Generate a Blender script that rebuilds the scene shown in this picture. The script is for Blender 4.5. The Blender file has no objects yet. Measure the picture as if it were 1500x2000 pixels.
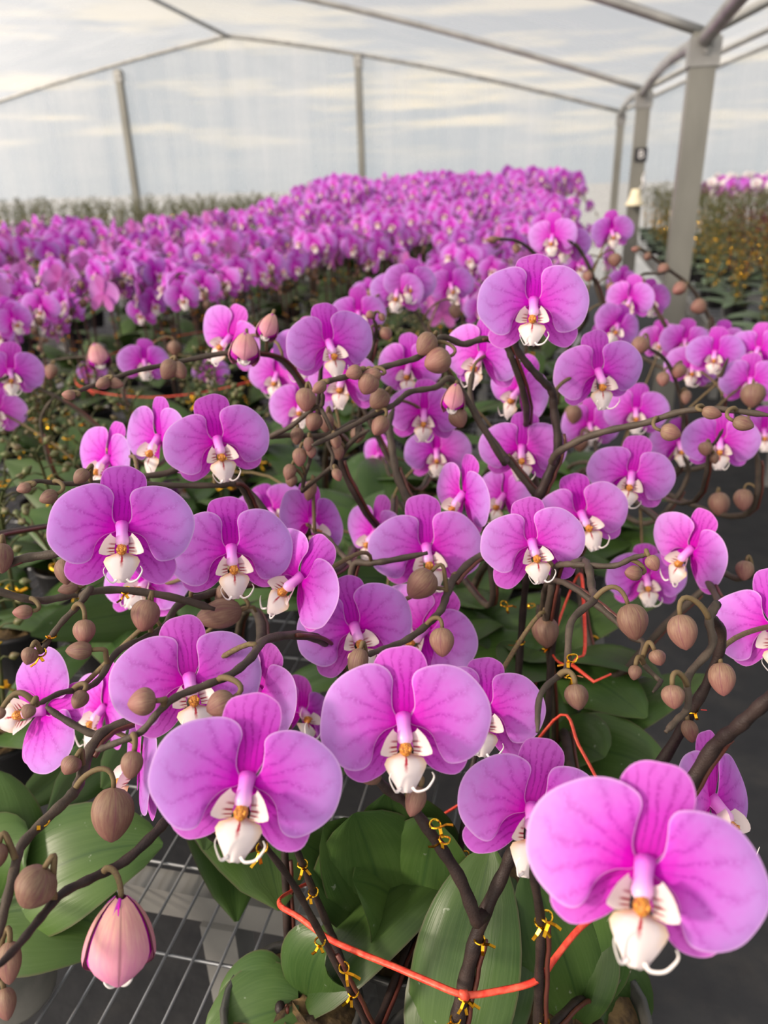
import bpy, math, random
import numpy as np
from mathutils import Vector, Matrix, Quaternion
rnd = random.Random(7)
C = bpy.context.scene.collection
sc = bpy.context.scene
PI = math.pi

# ------------------------------------------------------------------ camera frame
F = 1500.0
CAM = Vector((0, 0, 1.30))
BENCH = 0.62                                    # bench top height
_n = lambda v: v / np.linalg.norm(v)
_dn = _n(np.array([105., 3420., F])); _Y = np.array([358., -674., F]); _Y = _n(_Y - _dn * _Y.dot(_dn)); _X = np.cross(_dn, _Y)
R = np.array([_X, _Y, -_dn])
RIGHT, DOWN, FWD = (Vector(R[:, i]) for i in range(3))

def at(px, py, z):
    """point of the place seen at a pixel, z metres along the view axis"""
    return CAM + RIGHT * ((px - 750) / F * z) + DOWN * ((py - 1000) / F * z) + FWD * z
def at_h(px, py, h):
    """point seen at a pixel, at world height h"""
    d = at(px, py, 1.0) - CAM
    return CAM + d * ((h - CAM.z) / d.z)
def at_Y(px, py, y):
    d = at(px, py, 1.0) - CAM
    return CAM + d * (y / d.y)
def pix(p):
    d = p - CAM
    z = d.dot(FWD)
    return (750 + F * d.dot(RIGHT) / z, 1000 + F * d.dot(DOWN) / z, z)

# ------------------------------------------------------------------ mesh builder
class MB:
    def __init__(s):
        s.v = []; s.f = []; s.uv = []; s.rim = []; s.m = []
    def grid(s, pts, uvs, nu, nv, m=0, rims=None, close_v=False):
        b = len(s.v); s.v += pts; s.uv += uvs; s.rim += rims or [0.0] * len(pts)
        for i in range(nu - 1):
            for j in range(nv if close_v else nv - 1):
                j2 = (j + 1) % nv
                s.f.append((b + i * nv + j, b + i * nv + j2, b + (i + 1) * nv + j2, b + (i + 1) * nv + j)); s.m.append(m)
    def poly(s, pts, m=0, uvs=None):
        b = len(s.v); s.v += list(pts); s.uv += uvs or [(0, 0)] * len(pts); s.rim += [0.0] * len(pts)
        s.f.append(tuple(range(b, b + len(pts)))); s.m.append(m)
    def tube(s, P, r, n=8, m=0, flat=1.0, caps=True):
        P = [Vector(p) for p in P]; k = len(P)
        if not hasattr(r, '__len__'): r = [r] * k
        T = [(P[min(i + 1, k - 1)] - P[max(i - 1, 0)]).normalized() for i in range(k)]
        a = T[0].orthogonal().normalized(); pts = []; uvs = []
        for i in range(k):
            a = (a - T[i] * a.dot(T[i]))
            a = a.normalized() if a.length > 1e-6 else T[i].orthogonal().normalized()
            c = T[i].cross(a)
            for j in range(n):
                t = 2 * PI * j / n
                pts.append(P[i] + a * (math.cos(t) * r[i]) + c * (math.sin(t) * r[i] * flat)); uvs.append((j / n, i / max(1, k - 1)))
        b = len(s.v)
        s.grid(pts, uvs, k, n, m, close_v=True)
        if caps:
            s.f.append(tuple(b + j for j in reversed(range(n)))); s.m.append(m)
            s.f.append(tuple(b + (k - 1) * n + j for j in range(n))); s.m.append(m)
    def box(s, lo, hi, m=0):
        x0, y0, z0 = lo; x1, y1, z1 = hi
        c = [Vector(p) for p in ((x0, y0, z0), (x1, y0, z0), (x1, y1, z0), (x0, y1, z0), (x0, y0, z1), (x1, y0, z1), (x1, y1, z1), (x0, y1, z1))]
        for q in ((0, 3, 2, 1), (4, 5, 6, 7), (0, 1, 5, 4), (1, 2, 6, 5), (2, 3, 7, 6), (3, 0, 4, 7)): s.poly([c[i] for i in q], m)
    def fan(s, cen, ring_pts, nr, zf, m=0, uvf=None):
        """petal like sheet: rings between an inner point and an outline"""
        b = len(s.v); na = len(ring_pts)
        if sum(p[0] * q[1] - q[0] * p[1] for p, q in zip(ring_pts, ring_pts[1:] + ring_pts[:1])) < 0: ring_pts = ring_pts[::-1]
        def put(x, y, t):
            s.v.append(Vector((x, y, zf(x, y, t)))); s.uv.append(uvf(x, y)); s.rim.append(t)
        put(cen[0], cen[1], 0)
        for j in range(1, nr + 1):
            t = 1 - (1 - j / nr) ** 1.35
            for (x, y) in ring_pts: put(cen[0] + (x - cen[0]) * t, cen[1] + (y - cen[1]) * t, t)
        for k in range(na):
            k2 = (k + 1) % na
            s.f.append((b, b + 1 + k, b + 1 + k2)); s.m.append(m)
            for j in range(nr - 1):
                o = b + 1 + j * na
                s.f.append((o + k, o + na + k, o + na + k2, o + k2)); s.m.append(m)
    def data(s, name, mats, smooth=True):
        me = bpy.data.meshes.new(name)
        me.from_pydata([tuple(p) for p in s.v], [], s.f)
        for m in mats: me.materials.append(m)
        if len(mats) > 1: me.polygons.foreach_set('material_index', s.m)
        if smooth: me.polygons.foreach_set('use_smooth', [True] * len(s.f))
        li = np.zeros(len(me.loops), dtype=np.int32); me.loops.foreach_get('vertex_index', li)
        uvl = me.uv_layers.new(name='UVMap')
        uvl.data.foreach_set('uv', np.array(s.uv, dtype=np.float32)[li].ravel())
        at_ = me.attributes.new('rim', 'FLOAT', 'POINT'); at_.data.foreach_set('value', np.array(s.rim, dtype=np.float32))
        me.update()
        return me
    def build(s, name, mats, parent=None, smooth=True):
        return obj(name, s.data(name, mats if isinstance(mats, list) else [mats], smooth), parent)

def obj(name, me, parent=None, M=None):
    o = bpy.data.objects.new(name, me); C.objects.link(o)
    if parent is not None: o.parent = parent
    if M is not None: o.matrix_basis = M
    return o
def tag(o, label=None, cat=None, group=None, kind=None):
    if label: o['label'] = label
    if cat: o['category'] = cat
    if group: o['group'] = group
    if kind: o['kind'] = kind
    return o
def thing(name, loc, label, cat, group=None):
    o = obj(name, None); o.location = loc; o.empty_display_size = .02
    return tag(o, label, cat, group)

def catmull(P, n=6, closed=False):
    P = [Vector(p) for p in P]; out = []; k = len(P)
    if k < 3 and not closed:
        return [P[0].lerp(P[-1], i / n) for i in range(n + 1)]
    g = lambda i: P[i % k] if closed else P[max(0, min(k - 1, i))]
    for i in range(k if closed else k - 1):
        a, b, c, d = g(i - 1), g(i), g(i + 1), g(i + 2)
        for q in range(n):
            t = q / n
            out.append(.5 * ((2 * b) + (c - a) * t + (2 * a - 5 * b + 4 * c - d) * t * t + (3 * b - a - 3 * c + d) * t ** 3))
    if not closed: out.append(P[-1])
    return out
def bez(a, b, c, d, n=10):
    return [a * (1 - t) ** 3 + b * 3 * t * (1 - t) ** 2 + c * 3 * t * t * (1 - t) + d * t ** 3 for t in [i / n for i in range(n + 1)]]

# ------------------------------------------------------------------ materials
class N:
    """small helper around a node tree"""
    def __init__(s, name):
        s.mat = bpy.data.materials.new(name); s.mat.use_nodes = True
        s.t = s.mat.node_tree; s.t.nodes.clear()
        s.out = s.t.nodes.new('ShaderNodeOutputMaterial')
    def n(s, typ, **kw):
        nd = s.t.nodes.new('ShaderNode' + typ)
        for k, v in kw.items():
            if k.startswith('_'): setattr(nd, k[1:], v)
            else: s.put(nd, k.replace('__', ' '), v)
        return nd
    def put(s, nd, key, v):
        sock = nd.inputs[int(key[1:])] if key[0] == 'i' and key[1:].isdigit() else nd.inputs[key]
        if isinstance(v, bpy.types.NodeSocket): s.t.links.new(v, sock)
        elif isinstance(v, bpy.types.Node): s.t.links.new(v.outputs[0], sock)
        else: sock.default_value = v
    def math(s, op, a, b=0.0, c=0.0, clamp=False):
        nd = s.n('Math', _operation=op, _use_clamp=clamp, i0=a, i1=b, i2=c); return nd.outputs[0]
    def ramp(s, fac, stops, interp='LINEAR'):
        nd = s.n('ValToRGB', Fac=fac); cr = nd.color_ramp; cr.interpolation = interp
        while len(cr.elements) < len(stops): cr.elements.new(.5)
        for e, (p, c) in zip(cr.elements, stops):
            e.position = p; e.color = (*c, 1) if hasattr(c, '__len__') else (c, c, c, 1)
        return nd.outputs[0]
    def mix(s, fac, a, b, typ='MIX'):
        nd = s.n('Mix', _data_type='RGBA', _blend_type=typ)
        s.put(nd, 'i0', fac); s.put(nd, 'i6', a if not isinstance(a, tuple) else (*a, 1)); s.put(nd, 'i7', b if not isinstance(b, tuple) else (*b, 1))
        return nd.outputs[2]
    def end(s, sh):
        s.t.links.new(sh.outputs[0] if isinstance(sh, bpy.types.Node) else sh, s.out.inputs[0]); return getattr(s, 'mat', None)
    def uv(s):
        nd = s.n('UVMap', _uv_map='UVMap'); sp = s.n('SeparateXYZ', Vector=nd.outputs[0]); return nd.outputs[0], sp.outputs[0], sp.outputs[1]
    def noise(s, vec=None, scale=5., detail=2., rough=.5):
        nd = s.n('TexNoise', Scale=scale, Detail=detail, Roughness=rough)
        if vec is not None: s.put(nd, 'Vector', vec)
        return nd.outputs[0]

def simple(name, col, rough=.5, metal=0., var=.0, scale=30., col2=None, bump=0., spec=.5, aniso=None):
    k = N(name); tc = k.n('TexCoord'); vec = tc.outputs['Object']
    if aniso: vec = k.n('Mapping', Vector=vec, Scale=aniso).outputs[0]
    no = k.noise(vec, scale, 4)
    c2 = col2 or tuple(c * .6 for c in col)
    cc = k.mix(k.ramp(no, [(.35, 0.), (.65, 1.)]), col, c2) if (var or col2) else (*col, 1)
    p = k.n('BsdfPrincipled', Base__Color=cc, Roughness=rough, Metallic=metal)
    p.inputs['Specular IOR Level'].default_value = spec
    if bump: k.put(p, 'Normal', k.n('Bump', Strength=bump, Distance=.002, Height=no).outputs[0])
    return k.end(p)

def petal_mat(name, inner, mid, edge, rim, vein, veins, back, vein_amt=.45, tl=.28):
    k = N(name); uvv, u, v = k.uv()
    rimv = k.n('Attribute', _attribute_name='rim').outputs['Fac']
    info = k.n('ObjectInfo'); geo = k.n('NewGeometry'); tc = k.n('TexCoord')
    wob = k.noise(tc.outputs['Object'], 26., 2)
    base = k.ramp(k.math('ADD', u, k.math('MULTIPLY_ADD', wob, .16, -.08)), [(.10, inner), (.42, mid), (.88, edge)])
    # fine veins fanning out from the base
    vv = k.math('ADD', k.math('MULTIPLY', v, veins), k.math('MULTIPLY', k.noise(uvv, 3.2, 2), 1.5))
    tri = k.math('ABSOLUTE', k.math('SUBTRACT', k.math('FRACT', vv), .5))
    line = k.ramp(tri, [(0., 1.), (.13, .4), (.27, 0.)])
    brk = k.ramp(k.noise(tc.outputs['Object'], 55., 3), [(.34, 0.), (.52, 1.)])
    line = k.math('MULTIPLY', k.math('MULTIPLY', line, brk), k.ramp(u, [(.05, 0.2), (.3, 1.), (.75, .5), (1., 0.)]))
    col = k.mix(k.math('MULTIPLY', line, vein_amt), base, vein)
    col = k.mix(k.ramp(rimv, [(.95, 0.), (1., .55)]), col, rim)
    hs = k.n('HueSaturation', Color=col, Fac=1.0)
    k.put(hs, 'Hue', k.math('MULTIPLY_ADD', info.outputs['Random'], .026, .485))
    k.put(hs, 'Value', k.math('MULTIPLY_ADD', info.outputs['Random'], .16, .92))
    k.put(hs, 'Saturation', k.math('MULTIPLY_ADD', k.noise(k.n('CombineXYZ', X=info.outputs['Random']).outputs[0], 40., 1), .24, .90))
    col = k.mix(k.math('MULTIPLY', geo.outputs['Backfacing'], .55), hs.outputs[0], back)
    fine = k.noise(tc.outputs['Object'], 900., 1)
    bmp = k.n('Bump', Strength=.18, Distance=.001, Height=k.math('SUBTRACT', fine, k.math('MULTIPLY', line, .8)))
    p = k.n('BsdfPrincipled', Base__Color=col, Roughness=.52, Normal=bmp.outputs[0])
    p.inputs['Specular IOR Level'].default_value = .16
    t = k.n('BsdfTranslucent', Color=col)
    return k.end(k.n('MixShader', i0=tl, i1=p, i2=t))

M = {}
M['petal'] = petal_mat('orchid_petal', (.58, .008, .48), (.61, .115, .64), (.57, .28, .74), (.80, .56, .85), (.30, .004, .32), 9., (.60, .25, .55), .55)
M['sepal'] = petal_mat('orchid_sepal', (.52, .0, .41), (.54, .026, .50), (.57, .13, .61), (.76, .45, .78), (.28, .004, .26), 7., (.58, .22, .46), 1.0)

def lip_mat():
    k = N('orchid_lip'); uvv, u, v = k.uv()           # u across -.5...5 stored 0..1, v base to tip
    d = k.math('ABSOLUTE', k.math('SUBTRACT', u, .5))
    wob = k.noise(uvv, 9., 2)
    white = (.80, .73, .71)
    sh = k.math('MULTIPLY', k.ramp(d, [(.30, 0.), (.5, 1.)]), k.ramp(v, [(.02, 1.), (.45, .55), (.6, 0.)]))
    col = k.mix(k.math('MULTIPLY', sh, .8), white, (.80, .50, .16))
    top = k.math('MULTIPLY', k.ramp(v, [(.0, 1.), (.16, 0.)]), .55)
    col = k.mix(top, col, (.62, .20, .10))
    st = k.math('MULTIPLY', k.ramp(k.math('ADD', d, k.math('MULTIPLY_ADD', wob, .08, -.04)), [(.015, 1.), (.055, 0.)]), k.ramp(v, [(.25, 1.), (.5, 0.)]))
    col = k.mix(st, col, (.42, .015, .04))
    p = k.n('BsdfPrincipled', Base__Color=col, Roughness=.42)
    return k.end(k.n('MixShader', i0=.25, i1=p, i2=k.n('BsdfTranslucent', Color=col)))
def lobe_mat():
    k = N('orchid_side_lobe'); uvv, u, v = k.uv()     # u inner to outer edge, v along
    s = k.ramp(k.math('ABSOLUTE', k.math('SUBTRACT', k.math('FRACT', k.math('MULTIPLY', v, 5.)), .5)), [(.10, 1.), (.26, 0.)])
    s = k.math('MULTIPLY', s, k.ramp(u, [(.04, 1.), (.18, 1.), (.34, 0.)]))
    s = k.math('MULTIPLY', s, k.ramp(v, [(.2, 0.), (.35, 1.), (1., 1.)]))
    col = k.mix(s, (.80, .71, .66), (.33, .01, .05))
    col = k.mix(k.math('MULTIPLY', k.ramp(v, [(.86, 0.), (1., 1.)]), .45), col, (.85, .62, .25))
    p = k.n('BsdfPrincipled', Base__Color=col, Roughness=.42)
    return k.end(k.n('MixShader', i0=.3, i1=p, i2=k.n('BsdfTranslucent', Color=col)))
def column_mat():
    k = N('orchid_column'); uvv, u, v = k.uv()
    col = k.ramp(v, [(0., (.60, .06, .54)), (.4, (.70, .26, .70)), (.68, (.78, .42, .74)), (.84, (.88, .78, .78))])
    return k.end(k.n('BsdfPrincipled', Base__Color=col, Roughness=.4))
def callus_mat():
    k = N('orchid_callus'); tc = k.n('TexCoord')
    no = k.noise(tc.outputs['Object'], 190., 2)
    col = k.mix(k.ramp(no, [(.44, 0.), (.56, 1.)]), (.72, .34, .03), (.28, .03, .02))
    return k.end(k.n('BsdfPrincipled', Base__Color=col, Roughness=.4))
def bud_mat(name, a, b, c):
    k = N(name); uvv, u, v = k.uv(); info = k.n('ObjectInfo')
    no = k.noise(k.n('Mapping', Vector=uvv, Scale=(26., 1.4, 1.)).outputs[0], 2.2, 4, .6)
    col = k.mix(k.ramp(no, [(.35, 0.), (.65, 1.)]), a, b)
    col = k.mix(k.math('MULTIPLY', k.ramp(v, [(.25, 0.), (.95, 1.)]), k.math('MULTIPLY_ADD', info.outputs['Random'], .5, .25)), col, c)
    seam = k.ramp(k.math('ABSOLUTE', k.math('SUBTRACT', k.math('FRACT', k.math('MULTIPLY', u, 3.)), .5)), [(.0, 1.), (.035, 0.)])
    col = k.mix(k.math('MULTIPLY', seam, .7), col, (.16, .05, .07))
    hs = k.n('HueSaturation', Color=col); k.put(hs, 'Value', k.math('MULTIPLY_ADD', info.outputs['Random'], .35, .85))
    fine = k.noise(tc_obj(k), 500., 2)
    p = k.n('BsdfPrincipled', Base__Color=hs.outputs[0], Roughness=.5, Normal=k.n('Bump', Strength=.25, Distance=.001, Height=k.math('ADD', no, k.math('MULTIPLY', fine, .4))).outputs[0])
    p.inputs['Specular IOR Level'].default_value = .35
    return k.end(p)
def tc_obj(k): return k.n('TexCoord').outputs['Object']
def stem_mat(name, a, b, rough=.6):
    k = N(name); no = k.noise(tc_obj(k), 60., 4); fine = k.noise(tc_obj(k), 900., 2)
    col = k.mix(k.ramp(no, [(.4, 0.), (.65, 1.)]), a, b)
    p = k.n('BsdfPrincipled', Base__Color=col, Roughness=rough, Normal=k.n('Bump', Strength=.3, Distance=.001, Height=fine).outputs[0])
    p.inputs['Specular IOR Level'].default_value = .3
    return k.end(p)
def leaf_mat(name, a, b, c):
    k = N(name); uvv, u, v = k.uv(); info = k.n('ObjectInfo')
    st = k.noise(k.n('Mapping', Vector=uvv, Scale=(22., 1.2, 1.)).outputs[0], 2., 3)
    big = k.noise(tc_obj(k), 14., 2)
    col = k.mix(k.ramp(big, [(.35, 0.), (.68, 1.)]), a, b)
    col = k.mix(k.math('MULTIPLY', k.ramp(st, [(.4, 0.), (.7, 1.)]), .25), col, c)
    rib = k.ramp(k.math('ABSOLUTE', k.math('SUBTRACT', u, .5)), [(0., 1.), (.022, 0.)])
    col = k.mix(k.math('MULTIPLY', rib, .55), col, (.018, .05, .014))
    spk = k.ramp(k.noise(tc_obj(k), 75., 3, .7), [(.70, 0.), (.74, 1.)])
    col = k.mix(k.math('MULTIPLY', spk, .30), col, (.45, .5, .42))
    edge = k.ramp(k.math('ABSOLUTE', k.math('SUBTRACT', u, .5)), [(.478, 0.), (.5, 1.)])
    col = k.mix(k.math('MULTIPLY', edge, .5), col, (.10, .05, .05))
    hs = k.n('HueSaturation', Color=col); k.put(hs, 'Value', k.math('MULTIPLY_ADD', info.outputs['Random'], .5, .75))
    p = k.n('BsdfPrincipled', Base__Color=hs.outputs[0], Roughness=.36, Normal=k.n('Bump', Strength=.12, Distance=.002, Height=st).outputs[0])
    p.inputs['Specular IOR Level'].default_value = .28
    return k.end(k.n('MixShader', i0=.10, i1=p, i2=k.n('BsdfTranslucent', Color=hs.outputs[0])))

M['lip'] = lip_mat(); M['lobe'] = lobe_mat(); M['column'] = column_mat(); M['callus'] = callus_mat()
M['white'] = simple('white_tendril', (.80, .74, .72), .4)
M['bud'] = bud_mat('orchid_bud', (.235, .160, .098), (.155, .075, .060), (.26, .095, .095))
M['openbud'] = bud_mat('opening_bud', (.52, .30, .24), (.46, .20, .21), (.56, .16, .36))
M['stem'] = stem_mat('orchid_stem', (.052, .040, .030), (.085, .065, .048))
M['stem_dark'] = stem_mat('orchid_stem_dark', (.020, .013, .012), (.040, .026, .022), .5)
M['stalk'] = stem_mat('bud_stalk', (.17, .135, .055), (.13, .075, .05))
M['leaf'] = leaf_mat('orchid_leaf', (.034, .076, .018), (.056, .108, .022), (.09, .15, .045))
M['leaf_sheen'] = leaf_mat('orchid_leaf_sheen', (.070, .110, .058), (.10, .145, .085), (.14, .18, .12))  # blue-green leaf, its glossy sheen painted into the colour as grey
M['stake'] = simple('stake_wire', (.115, .030, .020), .45, 0., 1, 40.)
M['gold'] = simple('gold_foil', (1.0, .62, .05), .22, 1.0, 1, 60., (.85, .42, .02))
M['twine'] = simple('red_tape', (.62, .035, .018), .45, 0, 1, 200., (.75, .10, .05), .3, aniso=(1, 1, 1))
M['moss'] = simple('bark_and_moss', (.035, .022, .012), .9, 0, 1, 90., (.16, .105, .04), 1.0)
M['steel'] = simple('galvanised_steel', (.38, .38, .36), .42, .45, 1, 9., (.27, .27, .26), .05)
M['post'] = simple('galvanised_post', (.25, .25, .222), .5, .3, 1, 7., (.18, .18, .16), .05, aniso=(1, 1, .25))
M['wire'] = simple('mesh_wire', (.42, .44, .46), .38, .7)

M['cream'] = simple('cream_plastic', (.80, .72, .50), .45)
M['black'] = simple('black_plate', (.015, .015, .02), .5)
M['paint'] = simple('white_paint', (.75, .75, .75), .5)

def pot_mat():
    k = N('clear_plastic_pot'); no = k.noise(tc_obj(k), 30., 4)
    col = k.mix(no, (.035, .036, .036), (.10, .10, .09))
    p = k.n('BsdfPrincipled', Base__Color=col, Roughness=.22)
    return k.end(k.n('MixShader', i0=.25, i1=p, i2=k.n('BsdfTransparent', Color=(.8, .82, .82, 1))))
M['pot'] = pot_mat()
M['pot_grey'] = simple('grey_nursery_pot', (.16, .16, .14), .75, 0, 1, 25., (.24, .23, .20), .2)
M['pot_black'] = simple('black_nursery_pot', (.018, .018, .02), .4)

def film_mat(name, fac, vstreak, tint=(.93, .95, .97), sa=.40):
    k = N(name); tc = k.n('TexCoord'); o = tc.outputs['Object']
    a = k.noise(k.n('Mapping', Vector=o, Scale=vstreak).outputs[0], 1.6, 4, .55)
    b = k.noise(o, .55, 3)
    c = k.noise(k.n('Mapping', Vector=o, Scale=(.9, .9, 3.2)).outputs[0], 1.3, 5, .6)
    mixf = k.math('ADD', k.math('MULTIPLY_ADD', a, sa, -.5 * sa), k.math('ADD', k.math('MULTIPLY_ADD', b, .35, -.175), k.math('MULTIPLY_ADD', c, .30, fac - .15)), clamp=True)
    bm = k.n('Bump', Strength=.35, Distance=.03, Height=k.math('ADD', a, c))
    d = k.n('MixShader', i0=.68, i1=k.n('BsdfDiffuse', Color=(*tint, 1), Normal=bm.outputs[0]), i2=k.n('BsdfTranslucent', Color=(*tint, 1), Normal=bm.outputs[0]))
    g = k.n('MixShader', i0=.06, i1=d, i2=k.n('BsdfGlossy', Color=(1, 1, 1, 1), Roughness=.18, Normal=bm.outputs[0]))
    tr = k.n('BsdfTransparent', Color=(.96, .97, .98, 1))
    return k.end(k.n('MixShader', i0=mixf, i1=tr, i2=g))
M['film_wall'] = film_mat('clear_film_wall', .36, (3.2, 3.2, .16), sa=.75)
M['film_roof'] = film_mat('clear_film_roof', .26, (.8, 2.2, .8))

def ground_mat():
    k = N('weed_mat'); o = tc_obj(k)
    wv = k.n('TexChecker', Vector=o, Scale=420., Color1=(.016, .017, .019, 1), Color2=(.030, .031, .033, 1)).outputs[0]
    dirt = k.ramp(k.noise(o, 7., 6, .65), [(.50, 0.), (.72, 1.)])
    col = k.mix(k.math('MULTIPLY', dirt, .4), wv, (.075, .066, .056))
    dk = k.ramp(k.noise(o, 12., 3), [(.35, 1.), (.55, 0.)])
    col = k.mix(k.math('MULTIPLY', dk, .6), col, (.012, .013, .016))
    return k.end(k.n('BsdfPrincipled', Base__Color=col, Roughness=.62, Normal=k.n('Bump', Strength=.4, Distance=.01, Height=k.noise(o, 18., 5)).outputs[0]))
M['ground'] = ground_mat()
M['outside'] = simple('outside_paving', (.42, .42, .40), .8, 0, 1, 2., (.30, .31, .30))

# ------------------------------------------------------------------ orchid flower pieces (unit: flower width = 1)
PET = [(.03, .01), (.062, .075), (.062, .164), (.054, .234), (.082, .288), (.150, .315), (.235, .313), (.334, .282), (.420, .216), (.476, .128), (.500, .028),
       (.494, -.055), (.465, -.125), (.415, -.190), (.345, -.238), (.275, -.250), (.225, -.232), (.198, -.185), (.180, -.125), (.150, -.075), (.105, -.042), (.045, -.022)]
DOR = [(.016, .0), (.055, .05), (.105, .14), (.148, .24), (.160, .32), (.135, .395), (.075, .437), (0, .450)]
DOR = DOR + [(-x, y) for x, y in reversed(DOR[:-1])]
LAT = [(.02, .0), (.065, .08), (.115, .19), (.135, .30), (.125, .40), (.080, .475), (.0, .505)]
LAT = LAT + [(-x, y) for x, y in reversed(LAT[:-1])]

def outline(P, n, seed, amp=.006):
    c = catmull([Vector((x, y, 0)) for x, y in P], n, True); q = random.Random(seed); ph = [q.uniform(0, 6.28) for _ in range(4)]
    out = []
    for i, p in enumerate(c):
        t = 2 * PI * i / len(c); w = amp * (math.sin(3 * t + ph[0]) + .6 * math.sin(7 * t + ph[1])) * min(1, p.length / .25)
        out.append((p.x + w * p.normalized().x, p.y + w * p.normalized().y))
    return out

def petal_mb(mb, side, seed, n, nr, m=0):
    f0 = len(mb.f)
    q = random.Random(seed); ph = q.uniform(0, 6); cup = q.uniform(.10, .22)
    P = outline(PET, n, seed)
    def zf(x, y, t):
        d = math.hypot(x, y); a = math.atan2(y, x)
        return .018 + cup * d - .24 * d * d + .010 * math.sin(5 * a + ph) * (d / .5) * t - .018 * t ** 6 + .03 * math.cos((y - .03) * 6) * d
    b = len(mb.v)
    mb.fan((.23, .035), P, nr, zf, m, lambda x, y: (min(1, math.hypot(x - .02, y) / .5), (math.atan2(y, x) + 1.6) / 3.2))
    if side < 0:
        for i in range(b, len(mb.v)): mb.v[i] = Vector((-mb.v[i].x, mb.v[i].y, mb.v[i].z))
        mb.f[f0:] = [tuple(reversed(f)) for f in mb.f[f0:]]
def sepal_mb(mb, P, ang, seed, n, nr, m=0, back=.0):
    q = random.Random(seed); ph = q.uniform(0, 6); cv = q.uniform(.5, 1.2); ca, sa = math.cos(ang), math.sin(ang); bk = back + q.uniform(-.06, .06)
    O = outline(P, n, seed, .005)
    b = len(mb.v)
    def zf(x, y, t): return -.012 - bk * y + .10 * y * (1 - y * 2) - cv * x * x + .006 * math.sin(9 * y + ph)
    mb.fan((0, .25), O, nr, zf, m, lambda x, y: (min(1, math.hypot(x, y) / .5), .5 + x * 1.6 / (.25 + y)))
    for i in range(b, len(mb.v)):
        p = mb.v[i]; mb.v[i] = Vector((p.x * ca - p.y * sa, p.x * sa + p.y * ca, p.z))
def column_mb(mb, n=10, m=0):
    P = [Vector(p) for p in ((0, .025, .0), (0, .0, .028), (0, -.030, .054), (0, -.06, .076), (0, -.084, .090), (0, -.102, .095), (0, -.112, .094), (0, -.117, .091))]
    mb.tube(P, [.050, .043, .040, .044, .047, .041, .026, .006], n, m)
    mb.tube([Vector((0, -.100, .092)), Vector((0, -.120, .088)), Vector((0, -.132, .080))], [.016, .010, .003], 6, m)
def lip_mb(mb, seed, n=9, mm=(0, 1, 2, 3), tendril=True):
    q = random.Random(seed); b0 = len(mb.v)
    # middle lobe: from the callus forward and down, wide shoulders, narrow tip
    prof = [(0, .022), (.06, .050), (.17, .116), (.32, .134), (.46, .122), (.62, .092), (.80, .066), (.93, .052), (1, .022)]
    curl = q.uniform(-.03, .04); pts = []; uvs = []
    for s_, w in prof:
        y = -.198 - .228 * s_; z = .105 + .10 * s_ - .06 * s_ * s_ + curl * s_ * s_
        for j in range(n):
            a = 2 * j / (n - 1) - 1
            pts.append(Vector((w * a, y + .010 * a * a * (1 if s_ < .5 else -1), z - .034 * a * a * (1 - s_ * .6) + .012 * (1 - abs(a))))); uvs.append((.5 + a / 2, s_))
    mb.grid(pts, uvs, len(prof), n, mm[0])
    if tendril:
        for sd in (-1, 1):
            cx = q.uniform(.7, 1.2)
            P = catmull([Vector(p) for p in ((sd * .035, -.395, .150), (sd * .062, -.420, .158), (sd * .100 * cx, -.402, .172), (sd * .130 * cx, -.350, .190), (sd * .138 * cx, -.315, .200), (sd * .126 * cx, -.285, .215))], 4)
            mb.tube(P, [.0125 * (1 - .88 * i / len(P)) + .001 for i in range(len(P))], 6, mm[3], .55)
    # side lobes
    for sd in (-1, 1):
        ins = [(.032, -.080, .045), (.045, -.115, .062), (.052, -.155, .085), (.052, -.182, .100), (.050, -.198, .112)]
        ous = [(.075, -.030, .115), (.120, -.075, .150), (.152, -.140, .168), (.160, -.186, .160), (.108, -.204, .140)]
        pts = []; uvs = []
        A = catmull([Vector(p) for p in ins], 2); B = catmull([Vector(p) for p in ous], 2); K = len(A); L = 6
        for i in range(K):
            for j in range(L):
                t = j / (L - 1); p = A[i].lerp(B[i], t) + Vector((.030, 0, .020)) * math.sin(PI * t) * (.4 + .6 * math.sin(PI * i / (K - 1)))
                pts.append(Vector((sd * p.x, p.y, p.z))); uvs.append((t, i / (K - 1)))
        mb.grid(pts, uvs, K, L, mm[2])
    # callus
    P = [Vector((0, -.128, .075)), Vector((0, -.140, .098)), Vector((0, -.165, .118)), Vector((0, -.190, .118)), Vector((0, -.208, .108))]
    mb.tube(P, [.018, .036, .042, .034, .012], 8, mm[1])
    for sd in (-1, 1):
        mb.tube([Vector((sd * .020, -.150, .12)), Vector((sd * .024, -.158, .142)), Vector((sd * .020, -.172, .150))], [.016, .017, .006], 6, mm[1])
    for i in range(b0, len(mb.v)):
        p = mb.v[i]; mb.v[i] = Vector((p.x * .90, -.075 + (p.y + .09) * .86, .035 + (p.z - .04) * 1.12))

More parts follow.
